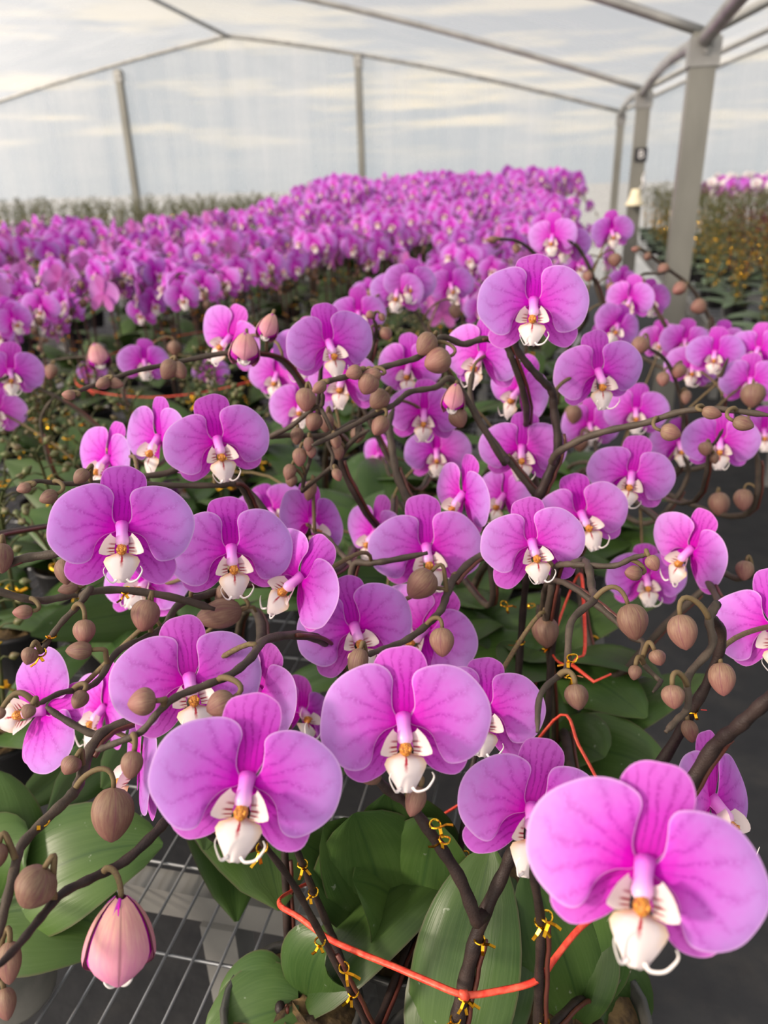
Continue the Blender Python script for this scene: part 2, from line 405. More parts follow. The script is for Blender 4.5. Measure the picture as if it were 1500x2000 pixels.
LIPM = [M['lip'], M['callus'], M['lobe'], M['white']]
def variants(f, name, mats, k=3):
    out = []
    for i in range(k):
        mb = MB(); f(mb, 100 + 17 * i); out.append(mb.data(name, mats))
    return out
HI = {
    'petal_r': variants(lambda mb, s: petal_mb(mb, 1, s, 3, 9), 'petal', [M['petal']]),
    'petal_l': variants(lambda mb, s: petal_mb(mb, -1, s + 5, 3, 9), 'petal', [M['petal']]),
    'dorsal': variants(lambda mb, s: sepal_mb(mb, DOR, 0, s, 3, 7), 'sepal', [M['sepal']]),
    'lat_r': variants(lambda mb, s: sepal_mb(mb, LAT, -math.radians(136), s, 3, 7, 0, .10), 'sepal', [M['sepal']]),
    'lat_l': variants(lambda mb, s: sepal_mb(mb, LAT, math.radians(136), s + 3, 3, 7, 0, .10), 'sepal', [M['sepal']]),
    'lip': variants(lambda mb, s: lip_mb(mb, s), 'lip', LIPM),
    'column': variants(lambda mb, s: column_mb(mb), 'column', [M['column']], 1),
}
def low_flower(seed):
    mb = MB(); q = random.Random(seed)
    petal_mb(mb, 1, seed, 1, 4, 0); petal_mb(mb, -1, seed + 1, 1, 4, 0)
    sepal_mb(mb, DOR, q.uniform(-.1, .1), seed, 1, 3, 1)
    for sd in (-1, 1): sepal_mb(mb, LAT, sd * math.radians(136), seed + 2, 1, 3, 1, .1)
    lip_mb(mb, seed, 5, (2, 3, 4, 5), True); column_mb(mb, 6, 6)
    return mb.data('flower', [M['petal'], M['sepal'], M['lip'], M['callus'], M['lobe'], M['white'], M['column']])
LOW = [low_flower(900 + 13 * i) for i in range(5)]

def flower_matrix(c, W, right, up, nrm, yaw, pitch, roll):
    """yaw + turns to the right, pitch + turns up, roll + clockwise as seen from the front"""
    B = Matrix((right, up, nrm)).transposed()
    L = Matrix.Rotation(math.radians(yaw), 3, 'Y') @ Matrix.Rotation(math.radians(-pitch), 3, 'X') @ Matrix.Rotation(math.radians(-roll), 3, 'Z')
    return Matrix.Translation(c) @ (B @ L).to_4x4() @ Matrix.Scale(W, 4)

def hero_flower(root, Mx, q, full=False):
    """flower > petals, sepals, lip, column"""
    f = obj('flower', None, root, Matrix.Translation(-root.location) @ Mx); f.empty_display_size = .3
    j = lambda d: Matrix.Rotation(math.radians(q.uniform(-d, d)), 4, 'Z') @ Matrix.Rotation(math.radians(q.uniform(-d, d)), 4, 'X') @ Matrix.Rotation(math.radians(q.uniform(-d, d)), 4, 'Y')
    sl = q.uniform(.84, .94) if not full else 1.02
    for k, nm in (('lat_l', 'sepal'), ('lat_r', 'sepal'), ('dorsal', 'sepal'), ('petal_l', 'petal'), ('petal_r', 'petal'), ('lip', 'lip'), ('column', 'column')):
        obj(nm, q.choice(HI[k]), f, j(3.5 if k != 'column' else 1) @ (Matrix.Rotation((-1 if k == 'lat_l' else 1) * (0 if full else .10), 4, 'Z') @ Matrix.Scale(sl, 4) if k[:3] == 'lat' else Matrix.Diagonal((q.uniform(.96, 1.03), q.uniform(.93, 1.05), 1, 1)) if k[:3] in ('pet', 'dor') else Matrix()))
    return f

# ------------------------------------------------------------------ buds (unit: width 1, axis +Z from stalk to tip)
def bud_data(seed, length=1.22, name='bud', mat='bud'):
    q = random.Random(seed); mb = MB(); ph = q.uniform(0, 6); nu, nv = 17, 24; pts = []; uvs = []
    for i in range(nu):
        s_ = i / (nu - 1); r = .5 * (math.sin(PI * min(1, s_ ** .82)) ** .55) * (1.0 if s_ < .45 else 1 - .12 * ((s_ - .45) / .55) ** 2)
        if i in (0, nu - 1): r = .02
        for k in range(nv):
            a = 2 * PI * k / nv
            rr = r * (1 + .05 * math.cos(3 * a) + .012 * math.cos(12 * a + ph))
            bend = .06 * s_ * s_
            pts.append(Vector((rr * math.cos(a) + bend, rr * math.sin(a), (s_ - .0) * length))); uvs.append((k / nv, s_))
    mb.grid(pts, uvs, nu, nv, 0, close_v=True)
    return mb.data(name, [M[mat]])
BUDS = [bud_data(5 + 3 * i, 1.12 + .09 * i) for i in range(4)]
def open_bud_data(seed):
    """bud that is just parting: three thick sepals over two petals, white lip tip showing"""
    mb = MB(); q = random.Random(seed)
    def shell(mid, half, rad, ln, m, tipin):
        nu, nv = 13, 11
        for off, flip in ((0, 1), (-.022, -1)):
            pts = []; uvs = []
            for i in range(nu):
                s_ = i / (nu - 1)
                r = (rad + off) * (math.sin(PI * (.03 + .97 * s_) * .64) ** .60)
                if s_ > .72: r *= 1 - tipin * ((s_ - .72) / .28) ** 2
                hw = half * min(1, 1.0 + s_) * (1 - .80 * max(0, (s_ - .62) / .38) ** 2)
                for k in range(nv):
                    a = mid + hw * (2 * k / (nv - 1) - 1); e = (2 * k / (nv - 1) - 1)
                    pts.append(Vector((r * math.cos(a), r * math.sin(a), s_ * ln - .03 * e * e))); uvs.append((.17 + .33 * (k / (nv - 1) - .5) * .9, s_))
            if flip < 0: pts = pts; 
            mb.grid(pts, uvs, nu, nv, m)
    for k in range(3): shell(PI / 2 * -1 + k * 2.094, 0.95, .50, 1.10, 0, .20)
    for k in range(2): shell(PI / 2 + .7 + k * 1.9, .95, .455, 1.06, 1, .35)
    shell(-PI / 2 + 1.0, .9, .45, 1.05, 1, .35)
    mb.tube(catmull([Vector((0, .05, .6)), Vector((-.02, -.05, 1.02)), Vector((0, -.12, 1.12)), Vector((0.03, -.1, 1.16))], 4), [.20 - .012 * i for i in range(13)], 10, 2)
    for sd in (-1, 1):
        mb.tube(catmull([Vector((sd * .02, -.16, 1.16)), Vector((sd * .10, -.19, 1.17)), Vector((sd * .17, -.2, 1.10)), Vector((sd * .19, -.18, 1.0))], 4), [.034 - .0015 * i for i in range(13)], 6, 2)
    return mb.data('opening_bud', [M['openbud'], M['petal'], M['white']])
OPENBUD = open_bud_data(3)

def add_bud(root, tip_pt, back_pt, width, stem_pt, q, opened=False, stalk_r=.0016, name=None):
    """bud between back_pt (where its stalk joins) and tip_pt, stalk arching from stem_pt"""
    ax = (tip_pt - back_pt); L = ax.length; ax.normalize()
    rot = ax.to_track_quat('Z', 'Y').to_matrix().to_4x4()
    if opened:  # turn the parting towards the viewer
        v = rot.inverted().to_3x3() @ (CAM - back_pt); spin = math.atan2(v.y, v.x) + PI / 2
    else: spin = q.uniform(0, 6.28)
    me = OPENBUD if opened else q.choice(BUDS)
    ln = 1.16 if opened else 1.2
    Mx = Matrix.Translation(back_pt) @ rot @ Matrix.Rotation(spin, 4, 'Z') @ Matrix.Diagonal((width, width, L / ln, 1))
    b = obj(name or ('opening_bud' if opened else 'bud'), me, root, Matrix.Translation(-root.location) @ Mx)
    d = (stem_pt - back_pt).length
    up = Vector((0, 0, 1))
    mb = MB()
    P = bez(stem_pt, stem_pt + up * d * .55 + (back_pt - stem_pt) * .25, back_pt - ax * min(d * .8, .02), back_pt + ax * L * .04, 10)
    mb.tube(P, [stalk_r * (1.25 - .03 * i) for i in range(11)], 7)
    iv = Mx.inverted(); mb.v = [iv @ p for p in mb.v]; obj('bud_stalk', mb.data('bud_stalk', [M['stalk']]), b)
    return b

# ------------------------------------------------------------------ leaves, pots, ties
def leaf_curve(base, tip, width, arch, q, roll=0., n=13, m=9, face=0.):
    mb = MB(); d = tip - base; ctrl = (base + tip) / 2 + Vector((0, 0, 1)) * arch - d * .04
    pts = []; uvs = []; fold = q.uniform(.10, .2)
    for i in range(n):
        t = i / (n - 1); p = base * (1 - t) ** 2 + ctrl * 2 * t * (1 - t) + tip * t * t
        tan = ((ctrl - base) * (1 - t) + (tip - ctrl) * t).normalized()
        sd = tan.cross(Vector((0, 0, 1)) * (1 - face) + (CAM - p).normalized() * face if face else Vector((0, 0, 1)))
        if sd.length < .15: sd = RIGHT.copy()
        sd.normalize(); sd = Quaternion(tan, roll) @ sd
        up = sd.cross(tan)
        w = width * .5 * (max(0.0, math.sin(PI * (.09 + .91 * t ** .85))) ** .60 if t < 1 else 0)
        w = max(w, .003) if t < 1 else .002
        for j in range(m):
            a = 2 * j / (m - 1) - 1
            h = fold * w * (abs(a) ** 1.2) - .22 * w * a * a * a * a + .05 * w * math.sin(5 * t + 2 * a)
            pts.append(p + sd * (w * a) + up * h); uvs.append((.5 + a / 2, t))
    mb.grid(pts, uvs, n, m)
    return mb
def pot_datas(mat, name='pot', h=.10, r=.052):
    mb = MB(); n = 20
    prof = [(r * .74, 0), (r * .76, .004), (r * .98, h * .93), (r * 1.06, h * .94), (r * 1.06, h), (r * .97, h), (r * .95, h * .86)]
    pts = []; uvs = []
    for (rr, z) in prof:
        for k in range(n):
            a = 2 * PI * k / n; pts.append(Vector((rr * math.cos(a), rr * math.sin(a), z))); uvs.append((k / n, z / h))
    b = len(mb.v); mb.grid(pts, uvs, len(prof), n, 0, close_v=True)
    mb.f.append(tuple(range(b + n - 1, b - 1, -1))); mb.m.append(0)
    pm = mb.data(name, [M[mat]])
    mb = MB(); q = random.Random(4); pts = []; uvs = []
    for i in range(6):
        for k in range(n):
            a = 2 * PI * k / n; rr = r * .93 * (1 - i / 5); pts.append(Vector((rr * math.cos(a), rr * math.sin(a), h * .84 + q.uniform(0, .012) + .006 * i / 5))); uvs.append((k / n, i / 5))
    mb.grid(pts, uvs, 6, n, 0, close_v=True)
    return pm, mb.data('potting_bark', [M['moss']])
POT = {k: pot_datas(k) for k in ('pot', 'pot_grey', 'pot_black')}
def add_pot(root, kind='pot'):
    p = obj('pot', POT[kind][0], root); obj('potting_bark', POT[kind][1], p)
    return p
def tie_data(seed):
    q = random.Random(seed); mb = MB()
    P = [Vector((math.cos(a) * .0042, math.sin(a) * .0042, .0006 * math.sin(2 * a))) for a in [2 * PI * i / 14 for i in range(15)]]
    mb.tube(P, .0008, 5, 0, 1.0, False)
    for sgn in (-1, 1):
        L = q.uniform(.008, .013); d = Vector((sgn * q.uniform(.25, .9), -1, q.uniform(-.5, .7))).normalized()
        a = Vector((0, -.0042, 0)); e = a + d * L; sd = d.cross(Vector((0, .3, 1))).normalized() * .0012; k = Vector((0, 0, .0018)) * sgn
        m_ = a.lerp(e, .5) + k
        for u0, u1 in ((a, m_), (m_, e)):
            th = d.cross(sd).normalized() * .0003
            mb.poly([u0 - sd + th, u0 + sd + th, u1 + sd + th, u1 - sd + th]); mb.poly([u0 - sd - th, u1 - sd - th, u1 + sd - th, u0 + sd - th])
    return mb.data('wire_tie', [M['gold']], False)
TIES = [tie_data(40 + i) for i in range(4)]
def add_tie(root, p, q, size=1.0):
    v = (CAM - p); ang = math.atan2(v.x, -v.y) + q.uniform(-1, 1)
    Mx = Matrix.Translation(p) @ Matrix.Rotation(ang, 4, 'Z') @ Matrix.Rotation(q.uniform(-.5, .5), 4, 'X') @ Matrix.Scale(size, 4)
    return obj('wire_tie', q.choice(TIES), root, Matrix.Translation(-root.location) @ Mx)

# ------------------------------------------------------------------ the greenhouse
XE = .55
TR = {10.0: (.575, -4.03, 1.568), 7.1: (.555, -4.18, 1.76), 4.05: (.519, -4.18, 1.82), 0.9: (.50, -4.18, 1.82), -2.2: (.50, -4.18, 1.82)}
TY = sorted(TR)
gg = lambda t: .70 * t + .30 * t * t
def arch(y, bay, n=24):
    ze, xp, zp = TR[y]; H = CAM.z; out = []
    if bay == 'main':
        xl, zl = -8.6, ze + .15
        for i in range(n + 1):
            t = 1 - i / n; out.append(Vector((xp + (xl - xp) * t, y, H + zp + (zl - zp) * gg(t))))
        for i in range(1, n + 1):
            t = i / n; out.append(Vector((xp + (XE - xp) * t, y, H + zp + (ze - zp) * gg(t))))
    else:
        xq, zq = 3.5, 1.57
        for i in range(n + 1):
            t = 1 - i / n; out.append(Vector((xq + (XE - xq) * t, y, H + zq + (ze - zq) * gg(t))))
        for i in range(1, n + 1):
            t = i / n; out.append(Vector((xq + (6.45 - xq) * t, y, H + zq + (ze - zq) * gg(t))))
    return out
mb = MB(); mb.box((-9.2, -2.6, -.05), (7, 10.1, 0)); tag(mb.build('floor', M['ground'], smooth=False), 'black woven weed mat covering the greenhouse floor', 'floor', kind='structure')
mb = MB(); mb.box((-60, 10.1, -.30), (60, 90, -.12)); tag(mb.build('ground_outside', M['outside'], smooth=False), 'pale ground outside beyond the plastic end wall', 'ground', kind='structure')
for bay, lab in (('main', 'clear plastic film roof over the main bay'), ('side', 'clear plastic film roof over the narrow side bay')):
    mb = MB(); pts = []; rows = [arch(y, bay) for y in TY]; P = []
    for a, b in zip(rows[:-1], rows[1:]):                 # the film sags slightly between the arches
        for q in range(4):
            t = q / 4; P.append([p.lerp(r, t) + Vector((0, 0, .02 - .04 * math.sin(PI * t))) for p, r in zip(a, b)])
    P.append([p + Vector((0, 0, .02)) for p in rows[-1]])
    for r in P: pts += r
    mb.grid(pts, [(0, 0)] * len(pts), len(P), len(P[0]))
    tag(mb.build('ceiling', M['film_roof']), lab, 'roof', kind='structure')
mb = MB(); am = arch(10.0, 'main'); an = arch(10.0, 'side'); prof = am + an[1:]; pts = []
K = 10
for p in prof:
    for k in range(K + 1): pts.append(Vector((p.x, 10.03 + .012 * math.sin(p.x * 9 + k), p.z * k / K)))
mb.grid(pts, [(0, 0)] * len(pts), len(prof), K + 1)
tag(mb.build('wall_back', M['film_wall']), 'clear plastic film end wall with pale streaks', 'wall', kind='structure')
mb = MB(); pts = []
for y in TY:
    for z in (0, .6, 1.2, CAM.z + TR[y][0] + .15): pts.append(Vector((-8.62, y, z)))
mb.grid(pts, [(0, 0)] * len(pts), len(TY), 4)
tag(mb.build('wall_left', M['film_wall']), 'clear plastic film side wall', 'wall', kind='structure')
mb = MB()
for y in TY[2:]: pass
for y, lab in ((10.0, 'thin steel arch along the top of the end wall'), (7.1, 'second steel roof arch, between the two slimmer posts'), (4.05, 'steel roof arch meeting the thick nearest post'), (.9, 'steel roof arch overhead')):
    mb = MB(); mb.tube(arch(y, 'main'), .022, 8); tag(mb.build('beam', M['steel']), lab, 'roof arch', kind='structure')
    mb = MB(); mb.tube(arch(y, 'side'), .022, 8); tag(mb.build('beam', M['steel']), lab + ' over the side bay', 'roof arch', kind='structure')
mb = MB(); mb.tube([Vector((TR[y][1], y, CAM.z + TR[y][2] - .01)) for y in TY], .024, 8); tag(mb.build('beam', M['steel']), 'steel ridge pipe running back to the peak of the end wall', 'ridge pipe', kind='structure')
for a, b, lab in ((10.0, 7.1, 'far'), (7.1, 4.05, 'middle'), (4.05, .9, 'nearest')):
    p, q_ = Vector((XE - .01, a, CAM.z + TR[a][0] - .03)), Vector((XE - .01, b, CAM.z + TR[b][0] - .03))
    mb = MB(); mb.tube([p.lerp(q_, t) + Vector((0, 0, .06 * math.sin(PI * t))) for t in [i / 10 for i in range(11)]], .032, 10)
    tag(mb.build('beam', M['steel']), {'far': 'short arched eave pipe reaching the end wall', 'middle': 'arched eave pipe between the two square posts', 'nearest': 'eave pipe rising forward from the thick square post'}[lab], 'eave pipe', kind='structure')
def post(x, y, z, w, lab):
    t = thing('pillar', (x, y, 0), lab, 'post'); t['kind'] = 'structure'
    mb = MB(); mb.box((-w / 2, -w / 2, 0), (w / 2, w / 2, z)); 
    o = mb.build('square_tube', M['post'], t, smooth=False)
    bv = o.modifiers.new('b', 'BEVEL'); bv.width = .006; bv.segments = 2
    mb = MB(); mb.box((-w / 2 - .012, -w / 2 - .006, z - .13), (w / 2 + .012, w / 2 + .006, z - .02))
    mb.tube([Vector((.0, -w / 2 - .006, z - .075)), Vector((0, -w / 2 - .02, z - .075))], .012, 6)
    mb.tube([Vector((.03, -w / 2 - .006, z - .05)), Vector((.03, -w / 2 - .016, z - .05))], .009, 6)
    mb.build('eave_bracket', M['steel'], t, smooth=False)
    return t
post(.545, 4.05, CAM.z + .52, .105, 'thick galvanised square post nearest the aisle')
post(.555, 7.1, CAM.z + .555, .105, 'galvanised square post carrying the small black sign')
post(.553, 9.95, CAM.z + .57, .08, 'slim corner post where the end wall meets the eave')
post(-2.445, 9.97, CAM.z + 1.29, .07, 'steel end wall post right of the peak')
post(-5.51, 9.97, CAM.z + 1.29, .075, 'steel end wall post left of the peak')

# sign and trap on the middle post
s0 = at_Y(1252, 302, 7.035)
t = thing('post_sign', s0, 'small black square sign with a pale letter on the middle post', 'sign')
mb = MB(); mb.box((-.048, -.004, -.05), (.048, .004, .05)); mb.build('plate', M['black'], t, smooth=False)
cu = bpy.data.curves.new('letter', 'FONT'); cu.body = 'B'; cu.size = .085; cu.align_x = 'CENTER'; cu.align_y = 'CENTER'; cu.extrude = .0008; cu.materials.append(M['paint'])
tmp = bpy.data.objects.new('letter_outline', cu); C.objects.link(tmp); bpy.context.view_layer.update()
me = bpy.data.meshes.new_from_object(tmp); bpy.data.objects.remove(tmp)
obj('letter', me, t, Matrix.Translation((0, -.0055, 0)) @ Matrix.Rotation(PI / 2, 4, 'X'))
s0 = at_Y(1241, 386, 6.95)
t = thing('insect_trap', s0, 'cream bell shaped trap cover hanging on the middle post', 'trap')
mb = MB(); pts = []; prf = [(.022, .065), (.034, .058), (.042, .02), (.060, -.03), (.080, -.055), (.078, -.058), (.056, -.03), (.036, .02)]
for r_, z in prf: pts += [Vector((r_ * math.cos(2 * PI * k / 20), r_ * math.sin(2 * PI * k / 20), z)) for k in range(20)]
mb.grid(pts, [(0, 0)] * len(pts), len(prf), 20, close_v=True); mb.poly([Vector((.022 * math.cos(2 * PI * k / 20), .022 * math.sin(2 * PI * k / 20), .065)) for k in range(20)])
mb.build('bell_cover', M['cream'], t)
mb = MB(); mb.tube(catmull([Vector(p) for p in ((.03, .0, .05), (.055, -.01, .10), (.045, 0, .15), (.06, 0, .19))], 5), [.012, .016, .02, .022, .02, .018, .02, .024, .022, .018, .014, .012, .012, .01, .008, .006], 8, 0, .4)
mb.build('plastic_strip', M['paint'], t)

# ------------------------------------------------------------------ growing benches
def bench(x0, x1, y0, y1, lab, sp=.0275, spx=.1, legs=()):
    t = thing('growing_bench', ((x0 + x1) / 2, (y0 + y1) / 2, 0), lab, 'bench', 'wire topped growing benches'); L = t.location
    mb = MB(); z = BENCH - .004
    nx = int((x1 - x0) / sp)
    for i in range(nx + 1):
        x = x0 + i * (x1 - x0) / nx; mb.tube([Vector((x, y0, z)) - L, Vector((x, y1, z)) - L], .0016, 4, 0, 1, False)
    ny = int((y1 - y0) / spx)
    for i in range(ny + 1):
        y = .45 + (i - int((.45 - y0) / spx)) * spx
        if y0 <= y <= y1: mb.tube([Vector((x0, y, z - .0032)) - L, Vector((x1, y, z - .0032)) - L], .0019, 4, 0, 1, False)
    mb.build('wire_top', M['wire'], t)
    for x in (x0, x1):
        mb = MB(); mb.box(Vector((x - .016, y0, BENCH - .055)) - L, Vector((x + .016, y1, BENCH + .004)) - L); mb.build('side_rail', M['steel'], t, False)
    ys = [.535 + 1.45 * k for k in range(-1, 7)]
    for y in ys:
        if not y0 < y < y1: continue
        mb = MB(); mb.box(Vector((x0, y - .013, BENCH - .052)) - L, Vector((x1, y + .013, BENCH - .014)) - L); mb.build('cross_bar', M['steel'], t, False)
        for x in (x0 + .25, x1 - .40):
            mb = MB(); mb.box(Vector((x - .02, y - .02, 0)) - L, Vector((x + .02, y + .02, BENCH - .05)) - L); mb.build('leg', M['steel'], t, False)
    return t
bench(-1.78, .085, -.25, 8.75, 'long wire topped bench full of pink orchids beside the aisle')
bench(-3.95, -2.02, -.2, 8.75, 'wire topped bench left of the long pink orchid bench')
bench(.70, 2.6, 1.2, 8.9, 'wire topped bench of budding plants right of the aisle')
bench(-6.6, -4.25, 3.5, 8.9, 'wire topped bench of budding plants far left')

# ------------------------------------------------------------------ orchids one by one
Zf = lambda W: .095 * F / W
HP = {}
def plant(key, pot, label, spikes=(), flowers=(), buds=(), leaves=(), nleaf=3, potk='pot', cat='orchid', group='orchids at the front of the bench', stakes=1):
    HP[key] = dict(pot=pot, label=label, spikes=spikes, flowers=flowers, buds=buds, leaves=leaves, nleaf=nleaf, potk=potk, cat=cat, group=group, stakes=stakes)
# spikes: ([pixels from the root outwards], depth at root end, depth at tip, width px at root, at tip)
# flowers: (px, py, width px, yaw, pitch, roll);  buds: (px, py, width px, length px, tip direction in degrees: 90 = straight down, opened)
plant('A', (-.168, .362), 'orchid behind the lowest left bloom, dark stem rising from a clear pot with bark',
      [([(570, 1985), (560, 1780), (555, 1640), (549, 1560), (552, 1480), (548, 1400)], .66, .60, 17, 13)],
      [(505, 1350, 232, -48, -5, 28), (588, 1392, 190, 40, 25, 20)], [],
      [(424, 1958, .085, .062, .015), (396, 2030, .08, .075, .01), (640, 1850, .16, .06, .03)], 1)
plant('B', (-.095, .445), 'orchid with the large pink bloom lowest left of centre and leaning tied stems',
      [([(722, 2010), (690, 1945), (625, 1822), (570, 1722), (508, 1638), (478, 1570)], .56, .42, 16, 12), ([(650, 1830), (612, 1740), (572, 1640), (556, 1590)], .57, .50, 15, 12), ([(788, 1760), (780, 1660), (775, 1560), (768, 1470), (750, 1380)], .64, .62, 15, 11, 1)],
      [(482, 1527, 366, -4, -8, 5)], [],
      [(693, 1588, .25, .105, .02), (635, 1610, .24, .07, .02), (850, 1600, .24, .085, .02), (760, 1545, .26, .10, .02), (585, 1640, .22, .07, .02), (690, 1720, .19, .085, .03)], 0)
plant('C', (-.045, .335), 'front orchid with two thick stems parting in a V above the red tape',
      [([(890, 2010), (912, 1905), (940, 1800), (985, 1702), (1010, 1640), (1030, 1600)], .50, .47, 32, 22), ([(930, 1800), (900, 1720), (850, 1640), (800, 1572), (760, 1545), (735, 1520)], .475, .45, 27, 18), ([(880, 1830), (890, 1720), (905, 1620), (915, 1540), (935, 1440)], .60, .60, 16, 12, 1)],
      [(788, 1408, 336, 2, -10, -4), (1036, 1583, 310, 16, -8, 15)], [(812, 1563, 40, 58, 110, 0), (722, 1515, 42, 46, 140, 0)],
      [(1003, 1715, .17, .09, .03), (810, 1905, .10, .035, .02), (870, 1900, .10, .04, .03), (960, 1650, .22, .08, .02), (985, 1920, .12, .075, .02)], 0)
plant('D', (.045, .40), 'orchid with the largest purple bloom at the lower right corner',
      [([(1050, 2010), (1053, 1900), (1056, 1800), (1042, 1690), (1070, 1640), (1160, 1640), (1235, 1690)], .50, .345, 20, 16)],
      [(1257, 1693, 452, 4, -12, 17)], [],
      [(1030, 1690, .22, .07, .02), (1118, 1725, .20, .085, .02), (1170, 1800, .16, .05, .03), (1262, 2010, .05, .07, .05), (1215, 1850, .12, .05, .05)], 0)
plant('E', (-.455, .385), 'plant at the lower left edge with broad green leaves and a grey pot of bark', 
      [([(-30, 2010), (-10, 1930), (0, 1880)], .46, .44, 18, 14)], [], [(18, 1880, 46, 85, 92, 0), (12, 1958, 40, 60, 80, 0)],
      [(318, 1650, .15, .10, .05), (250, 1830, .08, .10, .04), (60, 1640, .16, .09, .04), (-20, 1500, .2, .09, .03)], 0, 'pot_grey')
plant('F', (-.345, .665), 'orchid with the half open pink bud hanging over the wire bench top',
      [([(430, 1640), (372, 1600), (335, 1592), (308, 1622), (246, 1680), (182, 1714), (122, 1745), (80, 1792), (36, 1846), (-6, 1890)], .50, .37, 22, 16)],
      [], [(67, 1730, 80, 82, 120, 0), (234, 1832, 138, 158, 92, 1)],
      [(548, 1778, .13, .15, .05), (462, 1800, .07, .10, .05), (400, 1660, .18, .09, .04)], 0)
plant('G', (-.37, .76), 'orchid with the long grey stem slanting down the left edge past a fat tan bud',
      [([(330, 1395), (226, 1420), (180, 1458), (158, 1520), (142, 1550), (93, 1597), (43, 1650), (28, 1700), (8, 1780), (-6, 1840)], .54, .39, 24, 18), ([(205, 1425), (180, 1433), (123, 1403), (90, 1380)], .56, .56, 16, 12)],
      [(277, 1490, 262, -78, 0, 20), (205, 1385, 200, -62, -5, 14)], [(218, 1587, 80, 100, 95, 0), (138, 1497, 38, 46, 120, 0), (-6, 1670, 40, 50, 100, 0)],
      [(95, 1585, .17, .095, .04), (25, 1590, .13, .08, .04), (200, 1540, .18, .1, .05)], 1)
plant('H', (-.17, .78), 'orchid with brown buds on a stem crossing its own wide bloom, left of centre',
      [([(670, 1330), (640, 1262), (590, 1241), (520, 1249), (490, 1285), (450, 1318), (400, 1339), (345, 1361), (310, 1390), (275, 1430), (230, 1450), (188, 1466)], (.72, 4), .43, 19, 13)],
      [(370, 1330, 290, 4, 2, -8)], [(275, 1371, 54, 62, 175, 0), (430, 1378, 54, 66, 150, 0), (258, 1490, 42, 50, 100, 0)], [(600, 1560, .2, .08, .03)], 2)
plant('I', (-.28, .93), 'orchid whose bud stem crosses below the pair of open blooms at left',
      [([(560, 1140), (500, 1140), (448, 1149), (400, 1163), (348, 1182), (322, 1222), (280, 1248), (230, 1272), (195, 1325), (165, 1345), (120, 1353), (72, 1377)], .70, .45, 17, 11)],
      [(452, 1075, 245, 2, -6, -4), (290, 1140, 185, -30, 25, 8), (85, 1388, 245, -48, 0, 76)], [(284, 1202, 56, 64, 105, 0), (428, 1200, 58, 92, 170, 0), (158, 1271, 36, 46, 175, 0), (156, 1365, 32, 38, 120, 0), (55, 1390, 28, 32, 120, 0), (440, 1160, 40, 46, 120, 0), (-2, 1395, 24, 30, 120, 0)], [], 3)
plant('J', (-.47, .90), 'orchid with the broad evenly spread bloom at left, bud stems from the left edge',
      [([(-120, 1130), (-10, 1109), (50, 1090), (115, 1080), (180, 1060), (232, 1045)], .53, .52, 19, 16), ([(-80, 1120), (0, 1155), (60, 1171), (92, 1172), (150, 1160), (230, 1152), (330, 1165), (420, 1190)], .55, .60, 15, 15), ([(160, 1165), (176, 1150), (155, 1180), (120, 1216), (92, 1255), (80, 1275)], .56, .52, 14, 11)],
      [(238, 1032, 282, 0, -6, -1)], [(126, 1116, 38, 52, 85, 0), (136, 1149, 24, 36, 170, 0), (46, 1195, 28, 38, 175, 0), (165, 1232, 42, 46, 92, 0), (56, 1281, 32, 36, 110, 0), (2, 1090, 42, 60, 92, 0)],
      [(10, 900, .26, .12, .05), (40, 1000, .22, .12, .03), (170, 885, .24, .07, .03), (60, 1240, .18, .08, .03)], 2)
plant('K', (-.09, .93), 'orchid with the curved stem of two hanging buds running through the middle',
      [([(1010, 1085), (938, 1088), (890, 1128), (873, 1160), (862, 1190), (832, 1222), (790, 1252), (748, 1268), (715, 1280)], .69, .53, 18, 12)],
      [(693, 1228, 234, 6, 2, -13, .098), (830, 1232, 226, -22, 2, 34, .106)], [(825, 1138, 58, 58, 130, 0), (863, 1252, 48, 54, 92, 0), (700, 1295, 40, 60, 100, 0)], [(640, 1480, .2, .08, .03), (900, 1260, .2, .09, .03)], 2)
plant('L', (0.0, .86), 'orchid with two close blooms right of centre above a zigzag stem of buds',
      [([(1075, 1160), (1085, 1110), (1105, 1102), (1140, 1104), (1200, 1105), (1235, 1090), (1262, 1084)], .62, .55, 14, 10), ([(1140, 1095), (1150, 1110), (1156, 1150), (1160, 1172), (1116, 1214), (1108, 1300), (1096, 1316), (1056, 1356), (1050, 1430)], .60, .43, 17, 12), ([(1004, 1500), (1012, 1330), (1022, 1190), (1030, 1110)], .80, .72, 16, 13, 1), ([(1062, 1480), (1070, 1380), (1080, 1250), (1092, 1150)], .78, .70, 16, 13, 1)],
      [(1039, 1062, 207, 10, -6, -8, .084), (1136, 1006, 188, 14, -6, -14), (945, 1385, 243, 8, 0, 6)],
      [(1235, 1120, 30, 34, 180, 0), (1276, 1101, 28, 36, 60, 0), (1066, 1232, 52, 58, 85, 0), (1235, 1212, 60, 68, 75, 0), (1126, 1361, 46, 52, 85, 0), (1018, 1394, 36, 44, 105, 0)],
      [(1262, 1402, .16, .085, .03), (1000, 1330, .2, .08, .03)], 2)
